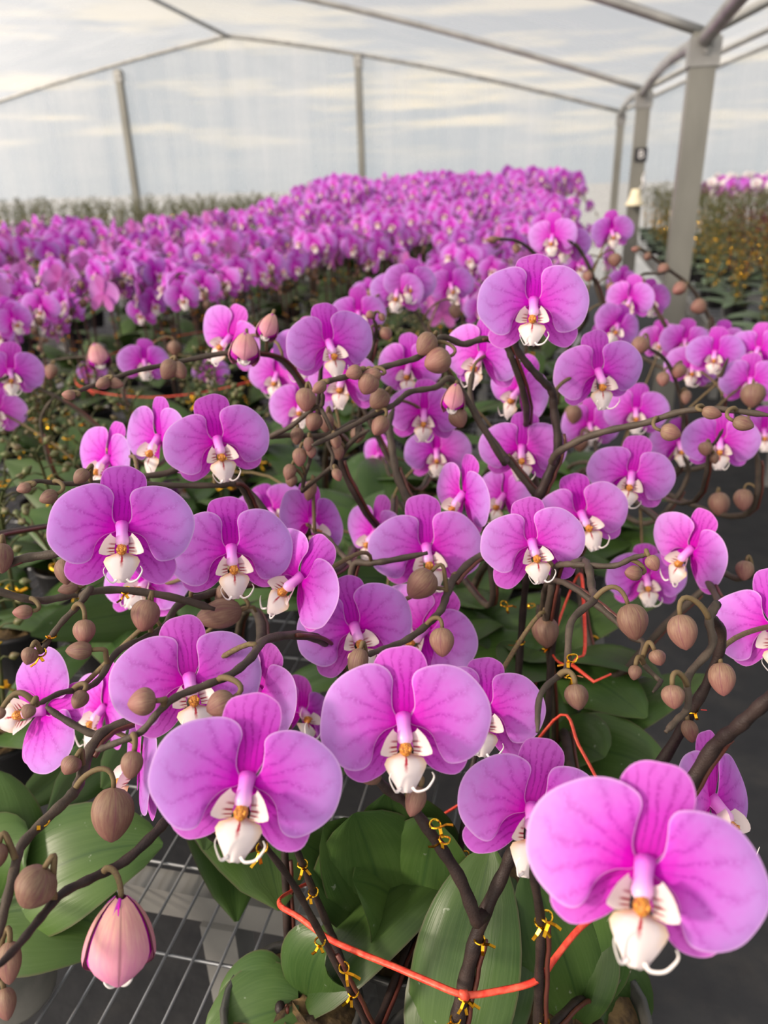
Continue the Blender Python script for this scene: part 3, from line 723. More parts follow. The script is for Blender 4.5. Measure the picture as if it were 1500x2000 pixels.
plant('M', (.02, .68), 'orchid with a dark stem leaning over the aisle, buds hanging from its zigzag tip',
      [([(1190, 1600), (1225, 1550), (1290, 1490), (1350, 1390), (1390, 1315), (1410, 1240), (1385, 1200)], .58, .50, 25, 18), ([(1400, 1180), (1385, 1212), (1391, 1262), (1345, 1320), (1344, 1380), (1322, 1406), (1300, 1430)], .49, .46, 18, 13), ([(1170, 1185), (1205, 1215), (1235, 1246), (1257, 1255), (1253, 1290), (1285, 1326), (1290, 1332), (1275, 1352)], .56, .50, 13, 8)],
      [(1515, 1222, 250, -10, 0, -3)],
      [(1333, 1230, 56, 62, 80, 0), (1410, 1322, 50, 58, 85, 0), (1315, 1361, 44, 48, 85, 0), (1346, 1425, 32, 40, 80, 0), (1284, 1286, 32, 36, 70, 0), (1240, 1314, 26, 30, 95, 0)],
      [(1312, 1520, .12, .08, .03), (1180, 1480, .16, .08, .03)], 2)
plant('M2', (.03, .525), 'orchid with one bloom seen edge on beside the aisle, very thick dark stem',
      [([(1330, 1560), (1392, 1462), (1440, 1420), (1500, 1366), (1560, 1310)], .46, .40, 30, 26)],
      [(1390, 1568, 300, 64, -4, 2, .10)], [], [], 0)
plant('M3', (.05, 1.14), 'orchid with two stacked side facing blooms and curling white lips over the aisle',
      [([(1230, 1300), (1300, 1220), (1385, 1140), (1400, 1115), (1440, 1130), (1480, 1120)], .85, .74, 14, 12), ([(1385, 1140), (1405, 1180), (1395, 1200)], .72, .6, 14, 12)],
      [(1350, 1075, 192, -42, -4, 30), (1262, 1128, 152, 10, -6, -2)], [(1455, 1112, 34, 34, 100, 0), (1470, 980, 0, 0, 0, 0)][:1], [], 3)
plant('N', (-.03, 1.08), 'orchid on the strong forked dark stem carrying the tall open bloom at upper right',
      [([(1052, 970), (1070, 930), (1090, 872), (1082, 800), (1078, 765), (1058, 742), (1026, 706), (1006, 668), (1020, 620)], .76, .69, 19, 13), ([(1078, 900), (1092, 882), (1140, 856), (1200, 838), (1260, 826), (1330, 804), (1400, 799), (1510, 812)], .74, .62, 15, 12)],
      [(1042, 592, 218, 2, 2, -1), (1168, 728, 188, 24, -4, -8), (1016, 762, 155, -45, -4, 24)],
      [(1310, 844, 34, 42, 10, 0), (1450, 828, 30, 40, 20, 0), (1392, 806, 26, 44, 10, 0)], [], 3)
plant('O', (-.13, 1.12), 'orchid whose level stem with tan buds reaches left from the tall open bloom',
      [([(1000, 700), (985, 672), (945, 662), (905, 672), (862, 659), (822, 695), (775, 710), (730, 722), (680, 735), (640, 745), (616, 758)], .75, .66, 14, 11), ([(1045, 965), (1010, 920), (970, 870), (935, 820), (918, 770), (925, 720)], .80, .80, 14, 11), ([(985, 905), (940, 830), (885, 742), (850, 757), (800, 766), (770, 790), (735, 806), (690, 831), (640, 856), (610, 870)], .78, .68, 13, 10)],
      [(942, 695, 172, -34, -4, 10), (800, 716, 142, -28, -4, -6)],
      [(830, 674, 42, 52, 130, 0), (852, 706, 52, 58, 160, 0), (725, 733, 28, 40, 175, 0), (690, 728, 30, 34, 160, 0), (624, 756, 24, 28, 150, 0), (742, 832, 34, 42, 120, 0), (886, 780, 48, 58, 100, 1), (895, 816, 38, 40, 60, 0), (718, 752, 42, 44, 110, 0), (740, 780, 40, 42, 130, 0)], [], 3)
plant('P', (-.26, 1.16), 'orchid with the tangle of small brown buds above the empty patch of wire bench',
      [([(800, 985), (776, 930), (766, 880), (760, 830), (768, 800)], .84, .88, 18, 12), ([(690, 960), (665, 900), (690, 860), (720, 840)], .80, .76, 12, 9), ([(700, 820), (640, 850), (560, 850), (530, 852), (566, 834), (610, 800), (629, 790), (630, 765)], .78, .70, 13, 8), ([(660, 866), (640, 865), (650, 890), (648, 915), (665, 925)], .72, .70, 9, 6), ([(590, 960), (595, 930), (605, 900), (610, 868)], .74, .72, 9, 7)],
      [(828, 806, 150, 0, -6, 2), (853, 882, 132, 0, -4, -3)],
      [(596, 781, 40, 46, 95, 0), (637, 827, 30, 40, 95, 0), (581, 852, 26, 34, 90, 0), (585, 892, 28, 34, 95, 0), (660, 884, 26, 34, 80, 0), (656, 862, 22, 26, 80, 0), (603, 866, 20, 24, 90, 0), (566, 921, 26, 30, 110, 0), (658, 928, 20, 26, 70, 0), (608, 882, 20, 20, 80, 0), (612, 826, 34, 40, 110, 0), (570, 940, 24, 26, 90, 0)], [], 3)
plant('Q', (-.42, 1.32), 'orchid with the long bud stem pointing left past a rounded half open bud',
      [([(600, 770), (560, 712), (520, 692), (440, 690), (330, 711), (265, 725), (200, 746), (134, 771)], .86, .72, 13, 8), ([(620, 800), (625, 750), (628, 700)], .86, .8, 10, 9)],
      [(450, 660, 152, -44, -2, 26), (598, 690, 152, -38, -4, 4), (642, 672, 182, 16, 4, -6), (542, 732, 122, -30, -4, 2)],
      [(478, 683, 62, 62, 95, 1), (330, 722, 36, 42, 120, 0), (350, 724, 30, 36, 60, 0), (201, 749, 24, 30, 150, 0), (225, 748, 22, 34, 20, 0), (136, 771, 20, 24, 180, 0), (380, 765, 0, 0, 0, 0), (524, 640, 44, 54, 110, 1)], [], 3)
HP['Q']['buds'] = [b for b in HP['Q']['buds'] if b[2] > 0]
plant('R', (-.35, 1.03), 'orchid with the large bloom at upper left between two side facing flowers',
      [([(495, 1000), (482, 970), (464, 946), (420, 948), (330, 948), (230, 941), (130, 945), (70, 940), (40, 956)], .72, .60, 14, 8), ([(520, 1000), (470, 945), (430, 920), (380, 905), (320, 925), (270, 930)], .74, .70, 15, 12)],
      [(425, 862, 214, 5, -4, -12), (312, 858, 195, -56, -4, 4), (213, 898, 180, -60, 4, 12), (365, 945, 92, -20, 0, 0)],
      [(48, 954, 22, 28, 160, 0), (96, 970, 28, 36, 160, 0), (160, 930, 28, 34, 130, 0)], [(440, 1000, .2, .08, .02)], 3)
plant('S', (-.16, 1.0), 'orchid with a side facing bloom held above the middle pair, white lip curling left',
      [([(680, 1180), (690, 1105), (720, 1100), (760, 1095), (835, 1080)], .70, .66, 14, 12), ([(690, 1105), (660, 1075), (640, 1050), (615, 1040)], .69, .78, 11, 9), ([(960, 1120), (950, 1040), (938, 990), (920, 965)], .76, .74, 12, 10)],
      [(833, 1072, 226, 4, -6, -3, .108), (906, 968, 190, -60, -4, 14), (986, 970, 152, -48, 0, 12), (735, 1042, 165, -50, -2, 14), (606, 1020, 178, 42, 8, 12), (528, 1000, 150, 4, 20, -20), (587, 1130, 240, -44, 0, 38)],
      [(690, 1330, 0, 0, 0, 0), (605, 960, 26, 44, 100, 0)][1:], [(640, 990, .22, .08, .02), (660, 1130, .18, .09, .03)], 2)
plant('T', (.02, 1.2), 'orchid with the rosy bloom marked by a shadow, just left of the aisle',
      [([(1130, 1080), (1170, 1010), (1210, 960), (1235, 935)], .95, .86, 12, 10), ([(1060, 1000), (1045, 930), (1030, 890)], .96, .93, 12, 9), ([(1150, 990), (1165, 900), (1160, 850)], 1.1, 1.25, 10, 8)],
      [(1233, 928, 172, 6, -4, 12), (1019, 876, 168, 0, -6, 3), (1152, 830, 115, 10, 0, 0)], [(1120, 808, 36, 36, 90, 0), (1135, 868, 30, 34, 90, 0)], [], 3)
plant('U', (.03, 1.45), 'orchid over the aisle with one round bud in front of its pink bloom',
      [([(1330, 900), (1335, 830), (1328, 770), (1302, 706), (1268, 680)], 1.22, 1.12, 10, 7), ([(1400, 880), (1410, 790), (1420, 765), (1408, 740), (1422, 700)], 1.3, 1.2, 10, 8)],
      [(1352, 716, 106, 10, -4, 10), (1292, 664, 92, -22, -2, -4), (1337, 666, 100, 18, -2, 6), (1396, 690, 112, 0, 2, 4), (1412, 668, 92, 20, 0, 0)],
      [(1250, 675, 34, 34, 110, 0), (1326, 726, 28, 30, 110, 0), (1295, 741, 25, 28, 100, 0), (1340, 775, 20, 26, 90, 0)], [], 3)
plant('V', (.05, 1.36), 'orchid at the right edge, blooms hanging below a long bare bud stem',
      [([(1300, 1000), (1330, 960), (1345, 920), (1335, 890)], 1.12, 1.08, 10, 8), ([(1480, 960), (1480, 900), (1460, 860), (1430, 860)], 1.02, .98, 12, 8), ([(1380, 920), (1385, 880), (1400, 860), (1412, 838)], .9, .86, 8, 6)],
      [(1242, 802, 122, 4, -4, 2), (1326, 866, 118, 18, -6, -6), (1406, 862, 148, 6, -4, 2), (1492, 842, 112, 10, 0, 0), (1482, 682, 114, -22, -4, 4), (1466, 742, 118, 4, -4, 0)],
      [(1472, 771, 46, 44, 90, 0), (1422, 858, 26, 30, 100, 0), (1378, 878, 28, 28, 100, 0), (1395, 896, 18, 20, 90, 0), (1452, 975, 36, 40, 95, 0), (1405, 985, 40, 48, 90, 0), (1195, 862, 0, 0, 0, 0)][:-1], [], 3)
plant('W', (.0, 2.0), 'orchid at the back of the near group by the posts, thin bud stems',
      [([(1190, 640), (1165, 560), (1150, 520), (1130, 485), (1110, 470)], 1.5, 1.4, 9, 7), ([(1105, 560), (1050, 500), (1010, 471), (960, 467)], 1.4, 1.2, 8, 6), ([(1200, 640), (1215, 600), (1230, 580)], 1.4, 1.4, 7, 6)],
      [(1106, 476, 98, 4, -4, 4), (1080, 462, 100, -20, 0, -4), (1195, 452, 84, 16, -4, -8), (1204, 636, 106, 30, 0, 26), (1232, 585, 102, -26, 0, 2), (1268, 585, 92, 26, 0, 0)],
      [(1201, 509, 26, 26, 90, 0), (1148, 540, 20, 22, 90, 0), (1193, 562, 18, 20, 90, 0), (1008, 486, 16, 18, 90, 0), (962, 468, 14, 20, 180, 0), (1178, 482, 0, 0, 0, 0)][:-1], [], 3)
plant('X', (-.25, 1.85), 'orchid with the paired blooms above the dark knobbly bud cluster at centre',
      [([(860, 700), (830, 640), (800, 590), (775, 575)], 1.4, 1.36, 8, 7), ([(722, 700), (735, 645), (728, 622)], .95, .92, 9, 6)],
      [(776, 568, 108, -8, -4, 3), (800, 552, 108, 16, 0, 6), (880, 556, 92, 16, -4, -6), (700, 612, 112, 2, 0, -2)],
      [(716, 650, 27, 28, 130, 0), (754, 652, 24, 26, 60, 0), (722, 616, 17, 18, 150, 0), (746, 620, 14, 16, 60, 0), (888, 608, 24, 26, 90, 0), (770, 620, 0, 0, 0, 0)][:-1], [], 3)
plant('Y', (-.22, 1.42), 'orchid half hidden behind the level bud stem, blooms turned down to the left',
      [([(760, 900), (720, 820), (690, 760), (660, 735)], 1.0, .98, 10, 8), ([(770, 960), (755, 910), (745, 890)], 1.4, 1.4, 8, 6)],
      [(672, 738, 158, -30, -6, 6), (588, 792, 132, -20, 6, -8), (742, 888, 96, -56, 0, 10), (745, 600, 80, 0, 0, 0)][:3],
      [(700, 850, 30, 32, 95, 0), (382, 0, 0, 0, 0, 0)][:1], [], 3)
plant('Z', (-.80, 1.45), 'orchid cut by the left edge with one open bloom, stems slanting right',
      [([(240, 880), (150, 800), (60, 750), (20, 735), (-30, 760)], 1.2, 1.1, 9, 7), ([(95, 900), (80, 820), (110, 770)], 1.2, 1.15, 7, 5)],
      [(20, 726, 126, 4, -4, 2), (-8, 800, 110, 10, 0, 10)], [(100, 725, 24, 28, 110, 0)], [], 4, 'pot', 'orchid', 'orchids at the left of the near group')
plant('Z2', (-.64, 1.62), 'orchid with one small purple bloom just above the long left bud stem',
      [([(260, 830), (240, 760), (270, 715), (282, 708)], 1.5, 1.48, 7, 6), ([(240, 760), (190, 700), (90, 705)], 1.5, 1.5, 6, 5), ([(400, 850), (405, 770), (412, 730)], 1.9, 1.9, 6, 5)],
      [(282, 706, 98, 2, -4, 2), (412, 726, 72, 0, 0, 0), (182, 726, 66, -30, 0, 0)], [(192, 697, 46, 50, 75, 1), (340, 680, 26, 28, 90, 0), (690, 0, 0, 0, 0, 0)][:2], [], 4, 'pot', 'orchid', 'orchids at the left of the near group')
plant('AA', (.04, 2.3), 'orchid with only a thin stem of pinkish buds arching across the aisle by the post',
      [([(1400, 700), (1388, 650), (1384, 618), (1350, 562), (1300, 522), (1255, 488), (1234, 484)], 1.55, 1.5, 9, 6), ([(1300, 640), (1250, 545), (1290, 534), (1310, 528)], 1.5, 1.5, 6, 5)],
      [], [(1296, 526, 22, 22, 120, 0), (1328, 563, 25, 26, 150, 0), (1364, 599, 30, 28, 160, 0), (1264, 502, 16, 16, 120, 0), (1240, 487, 12, 16, 180, 0), (1252, 552, 18, 18, 90, 0)], [], 3)
TIEPX = [(540, 1628), (512, 1655), (672, 1648), (612, 1742), (772, 1580), (783, 1702), (868, 1640), (907, 1668), (893, 1792), (937, 1835), (905, 1945), (932, 1942), (1068, 1790), (1166, 1785), (592, 1845), (625, 1838), (672, 1890), (690, 1938), (586, 1915), (890, 1990), (1062, 1994),
         (985, 1180), (975, 1240), (1038, 1182), (1150, 1237), (1066, 1268), (1118, 1285), (1114, 1322), (20, 1535), (100, 932), (10, 1265), (70, 1225), (1378, 1398), (850, 1610), (1218, 1545), (560, 1860), (240, 1205), (160, 830)]

ALLSP = []                                        # every spike polyline: (root object, points)
def build_plant(key, d):
    q = random.Random('s' + key)
    root = thing('orchid_plant', Vector((d['pot'][0], d['pot'][1], BENCH)), d['label'], d['cat'], d['group'])
    L = root.location.copy(); d['root'] = root
    add_pot(root, d['potk'])
    top = L + Vector((0, 0, .092)); lines = []
    for si, (P, z0, z1, w0, w1, *dark) in enumerate(d['spikes']):
        z0, pw = z0 if isinstance(z0, tuple) else (z0, 1)     # depth falls off along the stem
        n = len(P); Q = [at(x, y, z1 + (z0 - z1) * (1 - i / (n - 1)) ** pw) for i, (x, y) in enumerate(P)]
        near = None
        if si > 0:                                # side branch of an earlier stem?
            near = min((((a - Q[0]).length, a) for l in lines for a in l), key=lambda t: t[0])
        Q = catmull(Q, 6)
        if near and near[0] < .055: Q = [near[1]] + Q; nb = 1
        else:
            b = top + Vector((q.uniform(-.012, .012), q.uniform(-.012, .012), 0)); k = (b - Q[0]).length
            tn = (Q[1] - Q[0]).normalized()
            J = bez(b, b + Vector((0, 0, 1)) * k * .45, Q[0] - tn * k * .30, Q[0], 14); nb = len(J) - 1; Q = J[:-1] + Q
        n = len(Q); r = []
        for i, p in enumerate(Q):
            t = max(0, (i - nb) / max(1, n - 1 - nb)); z = pix(p)[2]
            zz = z1 + (z0 - z1) * (1 - t) ** pw
            rr = (w0 + (w1 - w0) * t) / 2 / F * (zz)
            r.append(rr * (1 + .10 * math.sin(i * 1.7 + si)) * (1 if i < n - 2 else .6))
        mb = MB(); low = z0 > .0 and si == 0
        mb.tube(Q, r, 9)
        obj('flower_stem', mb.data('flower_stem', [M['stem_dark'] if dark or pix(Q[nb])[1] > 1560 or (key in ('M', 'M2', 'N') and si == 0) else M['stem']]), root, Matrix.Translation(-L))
        lines.append(Q); ALLSP.append((root, Q, d))
        if d['stakes'] and nb > 5:                # support wire tied along the lower stem
            mb = MB(); S = [p + RIGHT * (r[i] + .0016) - FWD * .001 for i, p in enumerate(Q[:nb + 1 + min(14, (n - nb) // 3)])]
            mb.tube(S, .0017, 6); obj('support_wire', mb.data('support_wire', [M['stake']]), root, Matrix.Translation(-L))
    for (x, y, W, yw, pt, rl, *ex) in d['flowers']:
        S_ = ex[0] if ex else .095; z = S_ * F / W; c = at(x, y, z); fw = (c - CAM).normalized()
        r_ = RIGHT - fw * RIGHT.dot(fw); r_.normalize(); u_ = fw.cross(r_) * -1
        if u_.dot(DOWN) > 0: u_ = -u_
        Mx = flower_matrix(c, S_ * q.uniform(.985, 1.015), r_, u_, -fw, yw, pt, rl)
        f = hero_flower(root, Mx, q, W in (282, 218, 207))
        bk = Mx @ Vector((0, 0, -.03)); s_ = min((p for l in lines for p in l[3:]), key=lambda p: (p - bk).length + (0 if pix(p)[2] > z else .03))
        nrm = (Mx.to_3x3() @ Vector((0, 0, 1))).normalized(); dd = (s_ - bk).length
        mb = MB(); mb.tube(bez(s_, s_ + Vector((0, 0, 1)) * dd * .3, bk - nrm * min(dd * .5, .03), bk + nrm * .004, 10), [.0017 + .00005 * i for i in range(11)], 7)
        iv = Mx.inverted(); mb.v = [iv @ p for p in mb.v]; obj('flower_stalk', mb.data('flower_stalk', [M['stalk']]), f)
    for (x, y, w, ln, ang, opened) in d['buds']:
        cand = min(((math.hypot(pix(p)[0] - x, pix(p)[1] - y), i, li) for li, l in enumerate(lines) for i, p in enumerate(l)), key=lambda t: t[0])
        p = lines[cand[2]][cand[1]]; z = pix(p)[2] - .008
        a = math.radians(ang); dx, dy = math.cos(a) * ln / 2, math.sin(a) * ln / 2
        bp, tp = at(x - dx, y - dy, z), at(x + dx, y + dy, z - .004)
        # stalk leaves the stem a little toward its root
        i0 = max(0, cand[1] - 3); sp_ = min(lines[cand[2]][i0:cand[1] + 2], key=lambda p: (p - bp).length)
        add_bud(root, tp, bp, w / F * z, sp_, q, bool(opened))
    for (x, y, h, w, ar) in d['leaves']:
        e = at_h(x, y, BENCH + h); b = L + Vector((q.uniform(-.012, .012), q.uniform(-.012, .012), .095))
        mb = leaf_curve(b, e, w, ar, q, q.uniform(-.2, .2), face=.7); obj('leaf', mb.data('leaf', [M['leaf']]), root, Matrix.Translation(-L))
    a0 = q.uniform(0, 6.28)
    nl = d['nleaf'] + (2 if d['nleaf'] > 1 else 0)
    for i in range(nl):
        a = a0 + i * PI * .77 + q.uniform(-.4, .4); ln = q.uniform(.13, .20)
        b = L + Vector((.01 * math.cos(a), .01 * math.sin(a), .095)); e = L + Vector((ln * math.cos(a), ln * math.sin(a), q.uniform(.10, .19)))
        mb = leaf_curve(b, e, q.uniform(.065, .095), q.uniform(.03, .07), q, q.uniform(-.2, .2)); obj('leaf', mb.data('leaf', [M['leaf']]), root, Matrix.Translation(-L))
for k_, d_ in HP.items(): build_plant(k_, d_)
qt = random.Random(77)
for (x, y) in TIEPX:
    best = min(((math.hypot(pix(p)[0] - x, pix(p)[1] - y), root, p) for root, Q, d in ALLSP for p in Q), key=lambda t: t[0])
    z = pix(best[2])[2]; add_tie(best[1], at(x, y, z - .004) if best[0] < 26 else best[2], qt, .8 + .4 * min(1, max(0, z - .5)))

# red tape tied round the front plants
RP = [(545, 1765, .58), (585, 1792, .56), (640, 1832, .54), (700, 1860, .52), (770, 1888, .50), (840, 1918, .485), (905, 1942, .475), (970, 1936, .475), (1048, 1915, .475), (1085, 1870, .49), (1130, 1815, .50), (1190, 1762, .52), (1225, 1700, .56), (1205, 1610, .62), (1170, 1530, .66), (1130, 1455, .68), (1096, 1396, .70), (1000, 1500, .72), (850, 1600, .74), (680, 1690, .70), (570, 1740, .62)]
P = [at(*p) for p in RP]; c0 = sum(P, Vector()) / len(P)
t = thing('red_tape', Vector((c0.x, c0.y, c0.z)), 'thin red plastic tape tied around the stems of the front orchids', 'tape')
mb = MB(); CP = catmull(P, 5, True); CP.append(CP[0]); mb.tube([p - c0 for p in CP], .0021, 6, 0, .55); mb.build('tape_loop', M['twine'], t)
mb = MB(); kn = at(906, 1943, .471) - c0
mb.tube([kn + Vector((-.003, 0, .002)), kn, kn + Vector((.003, -.001, -.002))], [.0015, .0035, .0015], 8); mb.build('knot', M['twine'], t)

def tape(label, P, r=.0021):
    c0 = sum(P, Vector()) / len(P); t = thing('red_tape', c0, label, 'tape')
    CP = catmull(P, 5, True); CP.append(CP[0]); mb = MB(); mb.tube([p - c0 for p in CP], r, 6, 0, .55); mb.build('tape_loop', M['twine'], t)
    e = CP[2] - c0; mb = MB(); mb.tube([e, e + Vector((.02, -.012, -.008)), e + Vector((.034, -.012, .002))], [r, r * .9, r * .6], 6, 0, .5); mb.build('tape_end', M['twine'], t)
tape('thin red plastic tape among the dark stems at left behind the front rows', [Vector((x, y, BENCH + h)) for x, y, h in ((-1.20, 1.72, .22), (-1.0, 1.66, .20), (-.80, 1.72, .21), (-.70, 1.95, .22), (-.80, 2.2, .24), (-1.05, 2.25, .25), (-1.22, 2.0, .24))])
tape('short loop of red tape right of centre, on the dark stems by the bench edge', [at(*p) for p in ((1106, 1300, .70), (1128, 1284, .69), (1142, 1270, .71), (1140, 1180, .76), (1132, 1120, .80), (1100, 1190, .80), (1078, 1270, .74))], .0018)

# ------------------------------------------------------------------ the rows of orchids behind: built once, then copied plant by plant
M['spike_green'] = stem_mat('green_spike', (.055, .075, .022), (.08, .07, .03))
M['spike_red'] = stem_mat('red_brown_spike', (.085, .014, .020), (.06, .022, .016))
M['budlet'] = simple('green_budlet', (.085, .12, .032), .5, 0, 1, 60., (.14, .10, .045))
M['budlet_red'] = simple('red_budlet', (.13, .022, .035), .5, 0, 1, 60., (.09, .035, .025))
SHL = []
for i in range(5):
    q = random.Random(300 + i); ln = q.uniform(.13, .20)
    SHL.append(leaf_curve(Vector((.01, 0, .095)), Vector((ln, 0, q.uniform(.09, .19))), q.uniform(.065, .09), q.uniform(.03, .07), q, q.uniform(-.2, .2), 9, 7).data('leaf', [M['leaf']]))
GRL = []
for i in range(4):
    q = random.Random(330 + i); ln = q.uniform(.14, .20)
    GRL.append(leaf_curve(Vector((.01, 0, .095)), Vector((ln, 0, q.uniform(.05, .15))), q.uniform(.05, .07), q.uniform(.03, .06), q, q.uniform(-.2, .2), 9, 7).data('leaf', [M['leaf_sheen']]))

def bloom_proto(seed, H, detail):
    """recipe of one flowering plant: [(name, mesh, matrix, parent index or None)]"""
    q = random.Random(seed); out = [('pot', POT['pot_black'][0], Matrix(), None), ('potting_bark', POT['pot_black'][1], Matrix(), 0)]
    a0 = q.uniform(0, 6.28)
    for i in range(4 if detail else 3):
        out.append(('leaf', q.choice(SHL), Matrix.Rotation(a0 + i * 2.0 + q.uniform(-.3, .3), 4, 'Z'), None))
    base = -PI / 2 + q.uniform(-.5, .5)
    for s_ in range(2):
        az = base + (s_ - .5) * 1.5 + q.uniform(-.3, .3); d = Vector((math.cos(az), math.sin(az), 0)); h = H * q.uniform(.90, 1.02)
        side = Vector((-d.y, d.x, 0))
        P = [Vector((.012 * math.cos(az), .012 * math.sin(az), .09)), d * .015 + Vector((0, 0, h * .45)), d * .035 + Vector((0, 0, h * .80)), d * .09 + Vector((0, 0, h * .97)), d * .17 + Vector((0, 0, h * .98)), d * .24 + Vector((0, 0, h * .90)), d * .29 + Vector((0, 0, h * .80))]
        Q = catmull(P, 5); mb = MB(); mb.tube(Q, [.0034 - .0022 * i / len(Q) for i in range(len(Q))], 6)
        fl = []; n = 5 if detail else 5
        for k in range(n):
            i = int(10 + (len(Q) - 14) * (k + .3) / n); p = Q[min(i, len(Q) - 1)]; sg = 1 if k % 2 else -1
            c = p + side * sg * q.uniform(.025, .045) - Vector((0, 0, q.uniform(.0, .03))) + Vector((0, -.02, 0))
            fl.append(c); mb.tube(bez(p, p + side * sg * .015 + Vector((0, 0, .01)), c + Vector((0, .02, .0)), c + Vector((0, .006, 0)), 4), .0016, 5)
        out.append(('flower_stem', mb.data('flower_stem', [M['stem']]), Matrix(), None))
        for c in fl:
            ya = q.gauss(0, 32) + (math.degrees(az) + 90) * .45 + (150 if q.random() < .10 else 0); nrm = Vector((math.sin(math.radians(ya)), -math.cos(math.radians(ya)), q.uniform(-.1, .35))).normalized()
            rt = Vector((0, 0, 1)).cross(nrm).normalized(); up = nrm.cross(rt)
            out.append(('flower', q.choice(LOW), flower_matrix(c, .092 * q.uniform(.88, 1.06), rt, up, nrm, 0, 0, q.gauss(0, 9)), None))
        for k in range(4 if detail else 2):
            p = Q[len(Q) - 1 - k * 2]; t_ = Vector((q.uniform(-.4, .4), q.uniform(-.6, .1), -1)).normalized(); w = .009 + .0025 * k
            out.append(('bud', q.choice(BUDS), Matrix.Translation(p + side * (.006 if k % 2 else -.006)) @ t_.to_track_quat('Z', 'Y').to_matrix().to_4x4() @ Matrix.Scale(w * 1.15, 4), None))
        mb = MB(); mb.tube([Q[0] + side * .004, Q[5] + side * .004, Q[9] + side * .004], .0015, 5); out.append(('support_wire', mb.data('support_wire', [M['stake']]), Matrix(), None))
        if detail:
            for zf in (.45, .68): 
                i = min(range(12), key=lambda i: abs(Q[i].z - h * zf)); out.append(('wire_tie', q.choice(TIES), Matrix.Translation(Q[i]) @ Matrix.Rotation(q.uniform(-1, 1), 4, 'Z') @ Matrix.Scale(1.3, 4), None))
    return out
def budding_proto(seed, H, red, grey, nsp=3, pink=False):
    q = random.Random(seed); out = [('pot', POT['pot_black'][0], Matrix(), None), ('potting_bark', POT['pot_black'][1], Matrix(), 0)]
    a0 = q.uniform(0, 6.28)
    for i in range(4): out.append(('leaf', q.choice(GRL if grey else SHL), Matrix.Rotation(a0 + i * 1.6 + q.uniform(-.3, .3), 4, 'Z'), None))
    for s_ in range(nsp):
        az = a0 + s_ * 6.28 / nsp + q.uniform(-.5, .5); d = Vector((math.cos(az), math.sin(az), 0)); h = H * q.uniform(.82, 1.04)
        Q = catmull([Vector((.015 * d.x, .015 * d.y, .09)), d * .03 + Vector((0, 0, h * .5)), d * .06 + Vector((0, 0, h * .85)), d * .10 + Vector((0, 0, h))], 6)
        mb = MB(); mb.tube(Q, [.0034 - .0018 * i / len(Q) for i in range(len(Q))], 5)
        for i in range(8, len(Q)):
            sd = Vector((-d.y, d.x, 0)) * (1 if i % 2 else -1)
            e = Q[i] + sd * q.uniform(.012, .03) + Vector((0, 0, q.uniform(.0, .02)))
            mb.tube([Q[i], Q[i].lerp(e, .5) + Vector((0, 0, .004)), e], [.0016, .0014, .001], 4)
            mb.tube([e, e + (e - Q[i]).normalized() * .006, e + (e - Q[i]).normalized() * .014], [.002, .0058, .001], 5, 1)
        out.append(('flower_stem', mb.data('flower_stem', [M['spike_red'] if red else M['spike_green'], M['budlet_red'] if red else M['budlet']]), Matrix(), None))
        for zf in (.35, .5, .68, .85)[:3 if not red else 4]:
            i = min(range(len(Q)), key=lambda i: abs(Q[i].z - h * zf)); out.append(('wire_tie', q.choice(TIES), Matrix.Translation(Q[i]) @ Matrix.Rotation(q.uniform(-3, 3), 4, 'Z') @ Matrix.Rotation(q.uniform(-.9, .9), 4, 'X') @ Matrix.Scale(q.uniform(1.4, 2.6), 4), None))
    return out
def instance(recipe, name, loc, label, cat, group, rz, sc_, skip=()):
    r = thing(name, loc, label, cat, group); r.rotation_euler[2] = rz; r.scale = (sc_,) * 3; made = []
    for (nm, me, Mx, par) in recipe:
        if nm in skip: made.append(None); continue
        o = bpy.data.objects.new(nm, me); C.objects.link(o); o.parent = r if par is None else made[par]; o.matrix_basis = Mx; made.append(o)
    return r
def white_of(recipe, seed):
    q = random.Random(seed); out = []
    for nm, me, Mx, par in recipe:
        if nm == 'flower' and q.random() < .6: me = q.choice(WLOW)
        out.append((nm, me, Mx, par))
    return out
WP = petal_mat('white_petal', (.80, .74, .72), (.80, .77, .76), (.82, .80, .79), (.84, .82, .82), (.70, .62, .66), 9., (.74, .72, .68), .2)
WLOW = []
for me in LOW[:2]:
    m2 = me.copy(); m2.materials[0] = WP; m2.materials[1] = WP; WLOW.append(m2)
NEARP = [bloom_proto(500 + i, .47, True) for i in range(5)]
FARP = [bloom_proto(540 + i, .58, False) for i in range(5)]
WHTP = [white_of(r, 9 + i) for i, r in enumerate(FARP)]
LEAFP = [budding_proto(560 + i, .34, False, False, 2) for i in range(3)]
REDP = [budding_proto(580 + i, .47, True, True, 4) for i in range(3)]
GRNP = [budding_proto(600 + i, .53, False, True, 4) for i in range(3)]
qm = random.Random(31)
def seen(x, y, z=1.1, m=150):
    p = pix(Vector((x, y, z)))
    return p[2] > .2 and -m < p[0] < 1500 + m and -m < p[1] < 2000 + 2 * m
herop = [d['pot'] for d in HP.values()]
def clear(x, y, r=.13): return all(math.hypot(x - a, y - b) > r for a, b in herop)
def zone(x, y):
    col = 'by the aisle edge' if x > -.55 else 'along the middle' if x > -1.2 else 'along the left side'
    if y < 3.0: return ('in bloom %s of the rows behind the close flowers' % col)
    if y < 5.4: return ('in bloom %s of the middle rows' % col)
    return ('in bloom %s of the farthest rows' % col)
count = {'bloom': 0, 'bud': 0}
